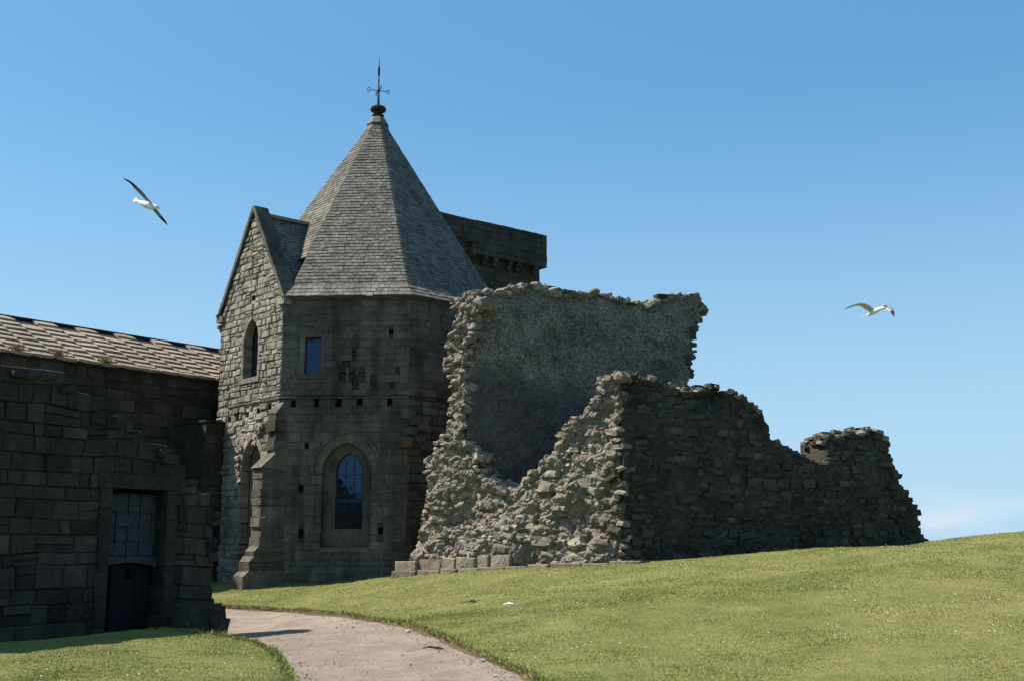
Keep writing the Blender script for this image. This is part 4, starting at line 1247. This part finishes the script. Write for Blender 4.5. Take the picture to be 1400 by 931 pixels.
# boarded upper window of the doorway
fr = MB(); fr.wbox(PD, ds0 + .005, ds1 - .005, zp0, zp1, -.40, -.34); bw = fr.build('boarded_panel', M['wood'], dwall)
cols = 4; rowz = [zp0 + .12, zp0 + .12 + (zp1 - zp0 - .14) * .23, zp0 + .12 + (zp1 - zp0 - .14) * .46, zp0 + .12 + (zp1 - zp0 - .14) * .70, zp1 - .02]
gap = .05; cw = (ds1 - ds0 - .16) / cols
for i in range(cols):
    for j in range(4):
        a = ds0 + .06 + cw * i; m_ = MB()
        m_.wbox(PD, a + gap / 2, a + cw - gap / 2, rowz[j] + gap / 2, rowz[j + 1] - gap / 2, -.34, -.325 + (.03 if (i + j) % 3 == 0 else 0) + random.uniform(0, .01))
        m_.build('board', M['wood'], bw)
for i in range(cols + 1):
    a = ds0 + .06 + cw * i; m_ = MB(); m_.wbox(PD, a - .02, a + .02, zp0 + .1, zp1 - .01, -.34, -.29); m_.build('upright_bar', M['wood'], bw)
m_ = MB()
pts0 = []; pts1 = []
for i in range(9):
    t_ = i / 8; s = ds0 + .002 + (ds1 - ds0 - .004) * t_; zl = zp0 - .10 + .09 * math.sin(t_ * math.pi)
    pts0.append(PD.pt(s, zl, -.36)); pts1.append(PD.pt(s, zl, -.24))
for i in range(8, -1, -1):
    t_ = i / 8; s = ds0 + .002 + (ds1 - ds0 - .004) * t_
    pts0.append(PD.pt(s, zp0 + .11, -.36)); pts1.append(PD.pt(s, zp0 + .11, -.24))
m_.prism(pts0, pts1); m_.build('curved_transom', M['wood'], dwall)
# low door leaf
sd0 = PD.hit(166, 800)[0]
m_ = MB(); sh0, sh1 = PD.hit(186, 786)[0], PD.hit(196.5, 786)[0]; zh0, zh1 = PD.hit(190, 792)[1], PD.hit(190, 779)[1]
zt_ = zp0 - .04
for q in ((sd0, sh0, -.2, zt_), (sh1, ds1 - .01, -.2, zt_), (sh0, sh1, -.2, zh0), (sh0, sh1, zh1, zt_)): m_.wbox(PD, *q, -.50, -.42)
dl = m_.build('door', M['door'], dwall)
for i in range(5):
    a = sd0 + (ds1 - sd0 - .02) * i / 5
    if abs(a + .08 - (sh0 + sh1) / 2) < .2: continue
    m_ = MB(); m_.wbox(PD, a + .008, a + (ds1 - sd0) / 5 - .01, -.15, zt_ - .02, -.42, -.40); m_.build('board', M['door'], dl)
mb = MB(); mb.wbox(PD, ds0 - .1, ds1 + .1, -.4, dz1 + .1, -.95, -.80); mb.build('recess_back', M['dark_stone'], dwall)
# rough footing stones at the foot of the pier
foot = Rocks(dwall, 'footing_stone', 'footing_rubble', 60)
for (u, v, w, h) in ((246, 848, .7, .42), (268, 846, .75, .42), (284, 842, .5, .4), (258, 836, .6, .3), (292, 850, .3, .22), (232, 851, .5, .3), (276, 834, .45, .25)):
    PQ = Plane(*(PD.pt(0, 0, .35)[:2]), *LR_D)
    s, z = PQ.hit(u, v)
    g_ = float(gbase(*PQ.pt(s, 0)[:2])); h = (max(z, g_ + .1) + h / 2 - g_) + .12 if v > 840 else h
    foot.add(PQ.pt(s, (g_ - .12 + h / 2) if v > 840 else z, 0), (w, .7, h), basis_of(PQ, .08), M['range'], 'block')
foot.flush()

# ================================================================== TOWER
PT = Plane(1.8, 60, .778, .629)
tw = thing('abbey_tower', 'dark square abbey tower with corbelled parapet, behind the pointed roof', 'tower', (-3, 60, 1))
tz_r = PT.hit(747, 322)[1]
tpar = PT.hit(746, 366)[1]
TWD = 8.0
s_end = PT.hit(748, 340)[0]
PT.o = PT.pt(s_end, 0); 
st = Stones(tw, limit=285)
par = [(-TWD, tpar), (0, tpar), (0, tz_r)] + [(-x, tz_r + .05 * math.sin(x * 5.1) - .01 * x) for x in np.arange(.6, TWD, .6)] + [(-TWD, tz_r)]
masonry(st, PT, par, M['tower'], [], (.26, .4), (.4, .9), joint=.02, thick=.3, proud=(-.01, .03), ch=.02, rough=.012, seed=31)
bz0 = 4.0
masonry(st, Plane(*(PT.pt(0, 0, -.35)[:2]), .778, .629), [(-TWD, 9.5), (-.2, 9.5), (-.2, tpar - .45), (-TWD, tpar - .45)], M['tower'], [], (.3, .42), (.5, 1.0), thick=.2, proud=(-.01, .03), ch=.02, rough=.012, seed=32)
st.flush()
mb = MB(); mb.wbox(PT, -TWD + .3, -.22, -1, tpar + .2, -TWD + .35, -.38); mb.build('tower_core', M['tower'], tw)
mb = MB()
for q in ((-TWD, 0, -.3, -.02), (-TWD, 0, -TWD, -TWD + .3)): mb.wbox(PT, q[0] + .01, q[1] - .01, tpar, tz_r - .1, q[2], q[3])
for q in ((-TWD, -TWD + .3), (-.3, 0)): mb.wbox(PT, q[0] + .01, q[1] - .01, tpar + .002, tz_r - .12, -TWD + .3, -.3)
mb.build('parapet', M['tower'], tw)
for i in range(15):
    if i % 3 == 2 or i == 0: continue
    a = -.25 - i * .53 + random.uniform(-.1, .1); m_ = MB()
    m_.wbox(PT, a - .13, a + .13, tpar - .45, tpar - .2, -.36, -.15); m_.wbox(PT, a - .13, a + .13, tpar - .198, tpar - .004, -.36, -.01); m_.build('corbel', M['tower'], tw)
m_ = MB()
sq_, zq = PT.hit(641, 331); m_.wbox(PT, sq_ - .35, sq_ + .35, zq - .08, zq + .06, -.2, .5)
m_.wbox(PT, sq_ - .02, sq_ + .22, zq - .75, zq - .085, -.2, .35); m_.build('projecting_spout', M['tower'], tw)

# ================================================================== TALL PLASTERED RUIN
ruin = thing('tall_ruined_wall', 'tall ruined wall with pitted plaster face beside the octagon, broken along its top', 'ruined wall', (2, 34.5, .8))
ts, _ = PW.hit(633, 560)
To = PW.pt(ts, 0)
PTL = Plane(To[0], To[1], .906, .4226)
t_top = [(640, 412), (644, 401), (663, 398), (678, 399), (697, 395), (716, 391.5), (734, 393), (766, 396), (778, 401), (803, 404), (818, 404), (834, 406), (859, 412), (876, 415), (890, 417), (903, 409), (927, 404), (949, 405), (960, 414), (963, 423)]
t_right = [(963, 423), (955, 438), (949, 455), (945, 469), (948, 482), (942, 491), (945, 500), (941, 519), (937, 528), (935, 600), (935, 700)]
tpoly = PTL.poly(t_top); tright = PTL.poly(t_right)
sl0 = PTL.hit(634, 500)[0]
sl0 = .25
Tpoly = [(sl0 - .1, -.4), (tright[-1][0], -.4)] + tright[::-1] + tpoly[::-1][1:] + [(sl0 - .1, PTL.hit(636, 480)[1])]
def t_disp(s, z): return .045 * fbm(s * 1.2, z * 1.2, 3) + .03 * fbm(s * 6, z * 6, 4, 3) + .02 * vnoise(s * 17, z * 17, 6)
v, f = sheet(PTL, [(a, b - .06) if b > 2 else (a, b) for a, b in Tpoly], [], .045, .95, t_disp, 0, jag=.05)
mesh_obj('plastered_face', v, f, M['plaster'], ruin)
rk = Rocks(ruin)
edge_rubble(rk, PTL, tpoly, M['rubble'], 1.0, (.14, .34), .13, 'round', 6, .6, .35, .05, .03)
edge_rubble(rk, PTL, tpoly, M['facing'], .9, (.2, .4), .35, 'block', 3, .4, .15, .02, .0)
edge_rubble(rk, PTL, tright[:-2], M['facing'], .95, (.16, .34), .16, 'block', 5, .55, .3, 0, 0)
# scattered stones still showing through the plaster
for _ in range(70):
    s = random.uniform(sl0 + .3, tright[0][0] - .6); z = random.uniform(5.2, 9.0)
    if in_poly(Tpoly, s, z + .3):
        w = random.uniform(.10, .24); rk.add(PTL.pt(s, z, -.02), (w, .12, w * .6), basis_of(PTL, .15), M['plaster'], 'round')

# ================================================================== RUBBLE RUIN: broken end + long wall
w_in = [(650, 416), (642.5, 438), (644, 454), (636, 482), (633, 507), (635, 532), (630, 564), (628, 587), (635, 606), (649, 622), (646, 638), (659, 655), (675, 661), (687, 670), (710, 667.5), (723, 655),
        (739.5, 638.6), (755.6, 619), (765, 597), (778, 581), (806, 558), (811, 545), (823, 532), (823, 517), (851, 510)]
w_left = [(562, 775), (564, 763), (572, 745), (578, 726), (578, 709), (586, 680), (583, 655), (582, 629), (594.5, 616), (597, 603), (611, 593), (615, 571), (613, 558), (618, 539), (615, 519), (612.5, 500), (612, 482),
          (618, 457), (625, 438), (628, 423), (641, 404), (653, 399)]
wi = PW.poly(w_in); wl = PW.poly(w_left)
WL = PW.hit(850, 765)[0]
Wpoly = [(wl[0][0], -.3)] + wl + wi[:-1] + [(WL, wi[-1][1]), (WL, -.3)]
def w_disp(s, z):
    return .16 * fbm(s * .9, z * .9, 11, 3) + .10 * fbm(s * 3.2, z * 4.0, 12, 4) + .05 * fbm(s * 7, z * 10, 13, 4) * 1.6 + .09 * np.clip(1.6 - (z - 1), 0, 3)
lr = thing('rubble_ruin', 'broken rubble-cored ruin whose long dark wall runs right across the lawn crest', 'ruined wall', (4, 32, 1))
v, f = sheet(PW, Wpoly, [], .036, 1.2, w_disp, -.0, jag=.12)
mesh_obj('lime_core', v, f, M['core'], lr)
rk2 = Rocks(lr, limit=290)
nf = lambda s, z: float(w_disp(s, z))
scatter_rubble(rk2, PW, Wpoly, M['rubble'], .17, .12, (.08, .30), nf, 'round', .6, .35, .7, inset=-.02)
scatter_rubble(rk2, PW, Wpoly, M['rubble'], .32, .24, (.18, .44), nf, 'block', .45, .25, .75, inset=-.03)
scatter_rubble(rk2, PW, Wpoly, M['rubble'], .8, .6, (.4, .7), nf, 'round', .5, .2, .6, inset=-.05)
edge_rubble(rk2, PW, wl, M['rubble'], 1.1, (.12, .28), .15, 'round', 4, .6, .3, 0, .0)
edge_rubble(rk2, PW, wi, M['rubble'], 1.1, (.14, .34), .16, 'round', 5, .6, .3, .05, .0)
# long wall
f_top = [(850, 512), (859, 508), (876, 515), (902, 518), (925, 529), (942, 531), (971, 528), (997, 534), (1020, 543), (1040, 559), (1053, 582), (1056, 599), (1070, 607), (1086, 612), (1100, 620), (1110, 627), (1126, 634), (1131, 634),
         (1134, 606), (1143, 594), (1181, 590), (1191, 585), (1204, 590), (1219, 605), (1219, 628), (1227, 644), (1229, 666), (1246, 679), (1254, 700), (1257, 727), (1266, 741)]
ft = PF.poly(f_top)
Fpoly = [(0, -.3), (ft[-1][0], -.3)] + ft[::-1][:-1] + [(0, ft[0][1])]
prof_s = [p[0] for p in ft]; 
def ftop_at(s):
    iv = [p for p in ft if abs(p[0] - s) < .5]
    return max([p[1] for p in iv]) if iv else 3
_tab_s = np.linspace(0, ft[-1][0], 120); _tab_z = np.array([ftop_at(s) for s in _tab_s])
_tab_z = np.convolve(np.pad(np.maximum(_tab_z, 0), 6, mode='edge'), np.ones(13) / 13, 'valid')
def f_disp(s, z):
    tz = np.interp(s, _tab_s, _tab_z)
    set_ = -.55 * np.clip(z - (tz - 1.0), 0, 1.5) * (.5 + .5 * vnoise(np.asarray(s) * .8, 3.0))
    return .10 * fbm(s * .7, z * .7, 21, 3) + .05 * fbm(s * 3, z * 3.5, 22, 3) + set_
v, f = sheet(PF, Fpoly, [], .06, 1.25, lambda s, z: f_disp(s, z) + .06 * fbm(s * 7, z * 9, 23, 3), -.015, jag=.08)
mesh_obj('wall_core', v, f, M['facing_core'], lr)
nf2 = lambda s, z: float(f_disp(s, z))
# roughly coursed facing
z = .5
while z < max(_tab_z):
    h = random.uniform(.10, .22)
    for (a, b) in crossings(Fpoly, z + h / 2):
        s = a
        while s < b:
            L = random.uniform(.14, .5); L = min(L, max(b - s, .2))
            zz = z + h / 2 + .14 * float(vnoise(s * .6, z * 1.2, 3)) + random.uniform(-.03, .03)
            n = nf2(s + L / 2, zz) + random.uniform(-.09, .03)
            d = random.uniform(.3, .45)
            if random.random() < .84:
                rk2.add(PF.pt(s + L / 2, zz, n - d / 2 + .04), (L * .97, d, h * random.uniform(.7, 1.15)), basis_of(PF, .09), M['facing'], random.choice(('block', 'block', 'round')))
            s += L
    z += h
edge_rubble(rk2, PF, ft[:14], M['facing'], .95, (.16, .38), .15, 'block', 6, .5, .2, .06, -.28)
edge_rubble(rk2, PF, ft[18:-1], M['facing'], .95, (.16, .34), .15, 'block', 6, .5, .2, .06, -.22)
edge_rubble(rk2, PF, ft[:14], M['rubble'], 1.2, (.14, .26), .3, 'round', 4, .6, .3, .0, -.1)
edge_rubble(rk2, PF, ft[18:24], M['rubble'], 1.2, (.16, .32), .25, 'block', 4, .5, .2, .0, -.05)
# corner between broken end and long wall
for i in range(22):
    z = .7 + i * .19
    if z > wi[-1][1]: break
    w = random.uniform(.14, .36); b_o = .16 * float(vnoise(z * 1.1, 2.5))
    rk2.add(PF.pt(b_o + random.uniform(-.16, .14), z, -.16 + random.uniform(-.1, .1)), (w, .45, random.uniform(.12, .26)), basis_of(PF, .25), random.choice((M['rubble'], M['facing'])), 'round')
rk.flush(); rk2.flush()
# squared footing blocks along the foot of the broken end
PB = Plane(*(PW.pt(0, 0, .32)[:2]), PW.d[0], PW.d[1])
row = [(539, 571), (571, 603), (603, 622), (622, 651), (651, 668), (668, 697)]
for i, (u0, u1) in enumerate(row):
    um = (u0 + u1) / 2; vt = 766 - (um - 540) * .062
    s0, zt_ = PB.hit(u0 + .6, vt); s1, _ = PB.hit(u1 - .6, vt)
    q = [(s0 + random.uniform(-.01, .01), zt_ - .42), (s1 + random.uniform(-.01, .01), zt_ - .42), (s1, zt_ + random.uniform(-.05, .02)), (s0, zt_ + random.uniform(-.05, .02))]
    v, f = stone_mesh(PB, q, .5, random.uniform(-.04, .04), .03, .03); mesh_obj('footing_block', v, f + [(0, 3, 2, 1)], M['footing'], lr, loc=v.mean(0))
PB2 = Plane(*(PW.pt(0, 0, .42)[:2]), PW.d[0], PW.d[1])
u = 535
while u < 838:
    w = random.uniform(22, 48); vt = (780 - (u - 535) * .046)
    s0, zt_ = PB2.hit(u, vt); s1, _ = PB2.hit(u + w - 1, vt)
    q = [(s0, zt_ - .4), (s1, zt_ - .4), (s1, zt_ + random.uniform(-.03, .02)), (s0, zt_ + random.uniform(-.03, .02))]
    v, f = stone_mesh(PB2, q, .4, random.uniform(0, .03), .03, .02); mesh_obj('footing_block', v, f + [(0, 3, 2, 1)], M['footing'], lr, loc=v.mean(0)); u += w

# ================================================================== GULLS
def gull_mats():
    def pm(name, c, r=.7):
        m, nt, b, pos = base_mat(name, r); b.inputs['Base Color'].default_value = (*c, 1); return m
    return [pm('gull_white', (.85, .84, .80)), pm('gull_grey', (.22, .24, .27)), pm('gull_black', (.02, .02, .025)), pm('gull_beak', (.7, .42, .06)), pm('gull_underwing', (.48, .46, .43))]
GM = gull_mats()
def gull(name, label, origin, body, wings, tail_w, tail_dir, grp, dark=False):
    """body: list of (offset, radius) tail->head; wings: list of chains of (pos, chord vector, thickness)"""
    mb = MB(); origin = np.asarray(origin, float)
    pts = [np.asarray(p, float) for p, r in body]; rad = [r for p, r in body]
    seg = 10; vs = []
    for i, p in enumerate(pts):
        d = pts[min(i + 1, len(pts) - 1)] - pts[max(i - 1, 0)]; d /= np.linalg.norm(d)
        a = np.cross(d, Z3); a /= np.linalg.norm(a); b = np.cross(a, d)
        for k in range(seg):
            th = 2 * math.pi * k / seg; vs.append(origin + p + rad[i] * (math.cos(th) * a * 1.05 + math.sin(th) * b))
    f = []
    for i in range(len(pts) - 1):
        for k in range(seg): f.append((i * seg + k, i * seg + (k + 1) % seg, (i + 1) * seg + (k + 1) % seg, (i + 1) * seg + k))
    f += [tuple(range(seg))[::-1], tuple(range((len(pts) - 1) * seg, len(pts) * seg))]
    mb.add(vs, f, 0)
    # beak
    d = pts[-1] - pts[-2]; d /= np.linalg.norm(d)
    mb.tube([origin + pts[-1] - d * .01, origin + pts[-1] + d * .03, origin + pts[-1] + d * .055 - Z3 * .01], [.014, .010, .003], 6, 3)
    # tail fan
    td = np.asarray(tail_dir, float); bk = pts[0] - pts[1]; bk /= np.linalg.norm(bk)
    nrm = np.cross(bk, td); nrm /= np.linalg.norm(nrm)
    q = [pts[0] - bk * .05 - td * .02, pts[0] - bk * .05 + td * .02, pts[0] + bk * .11 + td * tail_w, pts[0] + bk * .13, pts[0] + bk * .11 - td * tail_w]
    top = [origin + p + nrm * .006 for p in q]; bot = [origin + p - nrm * .006 for p in q]
    mb.prism(bot, top, 0)
    for chain in wings:
        # resample smoothly
        P = np.array([c[0] for c in chain], float); C = np.array([c[1] for c in chain], float); Tt = np.array([c[2] for c in chain])
        tt = np.linspace(0, len(chain) - 1, 13)
        def interp(A):
            out = []
            for x in tt:
                i = min(int(x), len(A) - 2); t_ = x - i
                p0, p1, p2, p3 = A[max(i - 1, 0)], A[i], A[i + 1], A[min(i + 2, len(A) - 1)]
                out.append(.5 * ((2 * p1) + (-p0 + p2) * t_ + (2 * p0 - 5 * p1 + 4 * p2 - p3) * t_ ** 2 + (-p0 + 3 * p1 - 3 * p2 + p3) * t_ ** 3))
            return np.array(out)
        P, C = interp(P), interp(C); Tt = np.interp(tt, np.arange(len(chain)), Tt)
        vs = []; m = 8
        for i in range(len(P)):
            sp = P[min(i + 1, len(P) - 1)] - P[max(i - 1, 0)]; sp /= np.linalg.norm(sp)
            n = np.cross(sp, C[i]); n /= np.linalg.norm(n) + 1e-9
            if n[2] < 0: n = -n
            for (cx, h) in ((.5, 0), (.3, .8), (0, 1), (-.3, .5), (-.5, 0), (-.3, .1), (0, .0), (.3, -.3)):
                vs.append(origin + P[i] + C[i] * cx + n * (h * Tt[i] + .02 * (1 - (2 * cx) ** 2) * 0))
        fs = []; ms = []
        for i in range(len(P) - 1):
            for k in range(m):
                fs.append((i * m + k, i * m + (k + 1) % m, (i + 1) * m + (k + 1) % m, (i + 1) * m + k))
                upper = k in (0, 1, 2, 3)
                tfrac = i / (len(P) - 1)
                if tfrac > .66: ms.append(2)
                elif upper: ms.append(0 if k == 3 else 1)
                else: ms.append(4 if k in (5, 6) else 0)
        if dark: ms = [2 if (j_ // m) > 5 or (j_ % m) in (3, 4) else 1 for j_ in range(len(ms))]  # wing colours darkened to stand for backlit wings in shade
        k0 = len(mb.v)
        mb.v.extend([tuple(map(float, p)) for p in vs]); mb.f.extend([tuple(i + k0 for i in q) for q in fs]); mb.m.extend(ms); mb.t.extend([0.0] * len(vs))
        mb.f.append(tuple(range(k0, k0 + m))[::-1]); mb.m.append(0)
        mb.f.append(tuple(range(k0 + (len(P) - 1) * m, k0 + len(P) * m))); mb.m.append(2)
    o = mb.build(name, GM, None, loc=origin, smooth=True)
    tag(o, label, 'gull', None, grp)
    return o
# right-hand gull: gliding, far wing bent down
YR = 30.0
G0 = at_depth(1194, 426, YR)
k = at_depth(1195, 426, YR)[0] - G0[0]
def px(du, dv, dy=0): return np.array([du * k, dy, -dv * k])
gull('gull', 'gull gliding over the lawn crest, right wing tip bent down', G0,
     [(px(-7, 4.0, .16), .012), (px(-4, 3.2, .10), .04), (px(0, 1.2, 0), .065), (px(4, -.5, -.1), .06), (px(7, -1.6, -.18), .04), (px(9.5, -1.6, -.24), .045), (px(11, -1.3, -.28), .02)],
     [[(px(-.5, 0), np.array([.06, -.16, .10]), .018), (px(-8, -5.5), np.array([.07, -.15, .09]), .015), (px(-15, -9.5), np.array([.06, -.14, .06]), .012), (px(-25, -8.5), np.array([.05, -.11, .05]), .009), (px(-33, -5.5), np.array([.04, -.08, .035]), .006), (px(-40, -2.8), np.array([.01, -.02, .01]), .003)],
      [(px(3, -1.5, -.05), np.array([.05, -.16, .07]), .018), (px(9, -4.2, -.12), np.array([.07, -.14, .08]), .015), (px(15, -4.6, -.2), np.array([.09, -.10, .08]), .012), (px(18.5, 1, -.3), np.array([.09, -.06, .05]), .009), (px(20, 7.5, -.4), np.array([.06, -.03, .02]), .006), (px(20, 12.5, -.46), np.array([.012, -.01, .01]), .003)]],
     .07, px(0, 0, 1) * 1.0 + np.array([.3, 0, .2]), 'gulls in flight')
YL = 27.0
G1 = at_depth(205, 279, YL)
k = at_depth(206, 279, YL)[0] - G1[0]
gull('gull', 'gull banking steeply above the left range, wings edge-on and coloured dark as in shade', G1,
     [(px(-19, -5.5, .12), .02), (px(-13, -3, .08), .05), (px(-6, 1, .03), .085), (px(1, 3.5, 0), .085), (px(6, 5, -.04), .06), (px(11, 6.0, -.08), .05), (px(13.5, 7.5, -.10), .03)],
     [[(px(1, 0, -.07), np.array([0.203, -0.072, -0.126]), .016), (px(-5, -7, -.18), np.array([0.203, -0.054, -0.113]), .014), (px(-11, -14, -.3), np.array([0.182, -0.054, -0.063]), .011), (px(-17, -20, -.42), np.array([0.121, -0.054, -0.038]), .008), (px(-22, -23.5, -.48), np.array([0.101, -0.036, -0.015]), .006), (px(-28, -26.5, -.52), np.array([0.041, -0.018, -0.006]), .003)],
      [(px(3, 3, -.02), np.array([0.203, -0.090, -0.101]), .016), (px(8, 10, .08), np.array([0.182, -0.090, -0.088]), .014), (px(12, 15, .18), np.array([0.162, -0.072, -0.076]), .011), (px(16, 20, .26), np.array([0.121, -0.054, -0.050]), .008), (px(20, 25, .32), np.array([0.024, -0.018, -0.013]), .003)]],
     .09, np.array([.2, .5, .8]), 'gulls in flight', True)

# ================================================================== SMALL THINGS
def on_ground(u, v, dz=0):
    x, y = ground_hit(u, v); return np.array([x, y, float(gbase(x, y)) + dz])
p = on_ground(591, 881, -.06)  # solid dark shape standing in for a bird's shadow on the path
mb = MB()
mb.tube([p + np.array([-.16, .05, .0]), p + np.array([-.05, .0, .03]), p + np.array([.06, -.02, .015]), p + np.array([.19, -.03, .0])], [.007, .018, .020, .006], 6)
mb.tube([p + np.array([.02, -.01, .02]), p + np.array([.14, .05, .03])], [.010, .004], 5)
tag(mb.build('bird_shadow_shape', flat_mat('shadow_dark', (.04, .03, .025)), None, loc=p), 'short dark forked shape on the gravel path standing in for a bird shadow', 'bird_shadow_shape')
p = on_ground(696, 829, .02)
mw_ = flat_mat('white_feather', (.8, .8, .78), .8)
mb = MB()
vs = []
for i in range(7):
    for j in range(3):
        t_ = i / 6 - .5; w = .045 * math.cos(t_ * 2.6)
        vs.append(p + np.array([t_ * .24, (j - 1) * w + .01 * math.sin(i), .03 + .035 * math.cos(t_ * 4) * (1 if j == 1 else .3)]))
fs = [(i * 3 + j, (i + 1) * 3 + j, (i + 1) * 3 + j + 1, i * 3 + j + 1) for i in range(6) for j in range(2)]
vs += [q - np.array([0, 0, .03]) for q in vs]; fs += [tuple(n + 21 for n in q[::-1]) for q in fs]
mb.add(vs, fs)
for i in range(6): mb.tube([p + np.array([-.1 + .04 * i, 0, .04]), p + np.array([-.1 + .04 * i + .02, .07 * (-1) ** i, .07])], [.008, .002], 4)
tag(mb.build('feather', mw_, None, loc=p), 'fluffy white feather lying on the lawn beyond the path', 'feather')
M['pale'] = flat_mat('pale_pebble', (.55, .5, .43), .8)
# pebbles and crumbs along the path edge
for i, (u, v, s_) in enumerate(((482, 853, .07), (501, 848, .05), (521, 843, .05), (559, 858, .08), (660, 897, .06), (320, 841, .04), (678, 918, .05))):
    q = on_ground(u, v, -.055)
    vv, ff = ROUND[i]; vv = vv * .8
    o = mesh_obj('pebble', vv * np.array([s_ * 1.3, s_, s_ * .7]) + q, ff, M['pale'], None, loc=q)
    tag(o, ['pebble on the far stretch of path, leftmost of three by the turf edge', 'pebble on the path, middle of three by the far turf edge', 'pebble right against the far turf edge of the path', 'largest pale pebble, on the path beyond the dark bird-shadow shape', 'pebble on the path between dark bird-shadow shape and right turf edge', 'lone pebble on the path where it vanishes behind the dark pier', 'nearest pebble, low by the right turf edge of the path'][i], 'pebble', None, 'pebbles along the path edge')
# loose gravel on the path
rg = np.random.default_rng(5)
bx = rg.uniform(-10, 4, 26000); by = 13.5 + 19 * rg.random(26000) ** 1.5
edge = path_sd(bx, by); keep = (edge < -.02) & ((edge > -.35) | (rg.random(26000) < .16)); bx, by = bx[keep], by[keep]
bz = gbase(bx, by) - .08 + .01 * fbm(bx * 2, by * 2, 1.1)
sz = rg.uniform(.006, .018, len(bx)) * np.where(rg.random(len(bx)) < .03, 2.0, 1.0)
Vg, Tg = [], []
for k_ in range(3):
    a0 = k_ * 2.094; a1 = a0 + 2.094
    tri = np.stack([np.stack([bx, by, bz + sz * .9], 1), np.stack([bx + sz * math.cos(a0), by + sz * math.sin(a0), bz - .002], 1), np.stack([bx + sz * math.cos(a1), by + sz * math.sin(a1), bz - .002], 1)], 1)
    Vg.append(tri)
Vg = np.stack(Vg, 1).reshape(-1, 3); Tg = np.repeat(rg.random(len(bx)), 9)
o = tri_cloud('gravel', Vg, Tg, stone_mat('gravel_stone', [(.16, .13, .11), (.30, .24, .20), (.40, .33, .28), (.55, .48, .42)], grime_amt=0, patch=0, streak=0)); o['label'] = 'loose pinkish gravel scattered over the path'
# daisies
r = np.random.default_rng(77)
mp = flat_mat('daisy_petal', (.85, .85, .78), .8, 5, .05)
Vd, Td = [], []
spots = [(r.uniform(140, 250), r.uniform(862, 870)) for _ in range(26)] + [(r.uniform(10, 390), r.uniform(870, 930)) for _ in range(30)] + [(r.uniform(420, 1395), 740 + 190 * r.random() ** .8) for _ in range(330)]
for (u, v) in spots:
    x, y = ground_hit(u, v)
    if v > 740 and float(vnoise(x * .5, y * .5, 9.1)) < -.05 + .3 * r.random(): continue
    if y > 44 or path_sd(np.array([x]), np.array([y]))[0] < .05: continue
    z = float(gbase(x, y)) + .045; R_ = r.uniform(.006, .013)
    for j in range(6):
        a0, a1 = j * math.pi / 3, (j + 1) * math.pi / 3
        Vd += [(x, y, z + .008), (x + R_ * math.cos(a0), y + R_ * math.sin(a0) - .004, z), (x + R_ * math.cos(a1), y + R_ * math.sin(a1) - .004, z)]; Td += [0, 0, 0]
o = tri_cloud('daisies', np.array(Vd), np.array(Td, float), mp); o['label'] = 'tiny white daisies sprinkled over the lawn'
# weeds on the eaves and on the ruin
def weed(p, h, n, col, label, name='weed'):
    r = np.random.default_rng(int(abs(p[0]) * 100))
    V = []
    for _ in range(n):
        b = p + np.array([r.normal(0, h * .35), r.normal(0, h * .3), -.03]); t_ = b + np.array([r.normal(0, h * .35), r.normal(0, h * .35), h * r.uniform(.4, 1)])
        a = r.random() * 6.28; w = h * .06; d = np.array([math.cos(a) * w, math.sin(a) * w, 0])
        V += [b - d, b + d, t_]
    me = bpy.data.meshes.new(name); V = np.array(V) - p
    me.from_pydata(V.tolist(), [], [(i, i + 1, i + 2) for i in range(0, len(V), 3)]); me.materials.append(col); me.update()
    o = bpy.data.objects.new(name, me); coll.objects.link(o); o.location = tuple(p)
    tag(o, label, 'weed'); return o
dryw = flat_mat('dry_weed', (.30, .22, .11), .9, 8, .4); grw = flat_mat('green_weed', (.12, .17, .04), .9, 8, .4)
for (u, v, lab) in ((20, 478, 'brown weed tuft on the range roof edge, leftmost of three'), (77, 485, 'brown weed tuft on the range roof edge, middle of three'), (142, 493, 'small brown weed tuft on the range roof edge, nearest the octagon')):
    s, z = PL.hit(u, v); weed(PL.pt(s, ez + .10, .08), .24, 160, dryw, lab)
s, z = PF.hit(868, 508); weed(PF.pt(s, z - .03, -.2), .14, 120, grw, 'green weed growing on top of the rubble ruin corner')
for ob in bpy.data.objects:
    if '_o' in ob: del ob['_o']
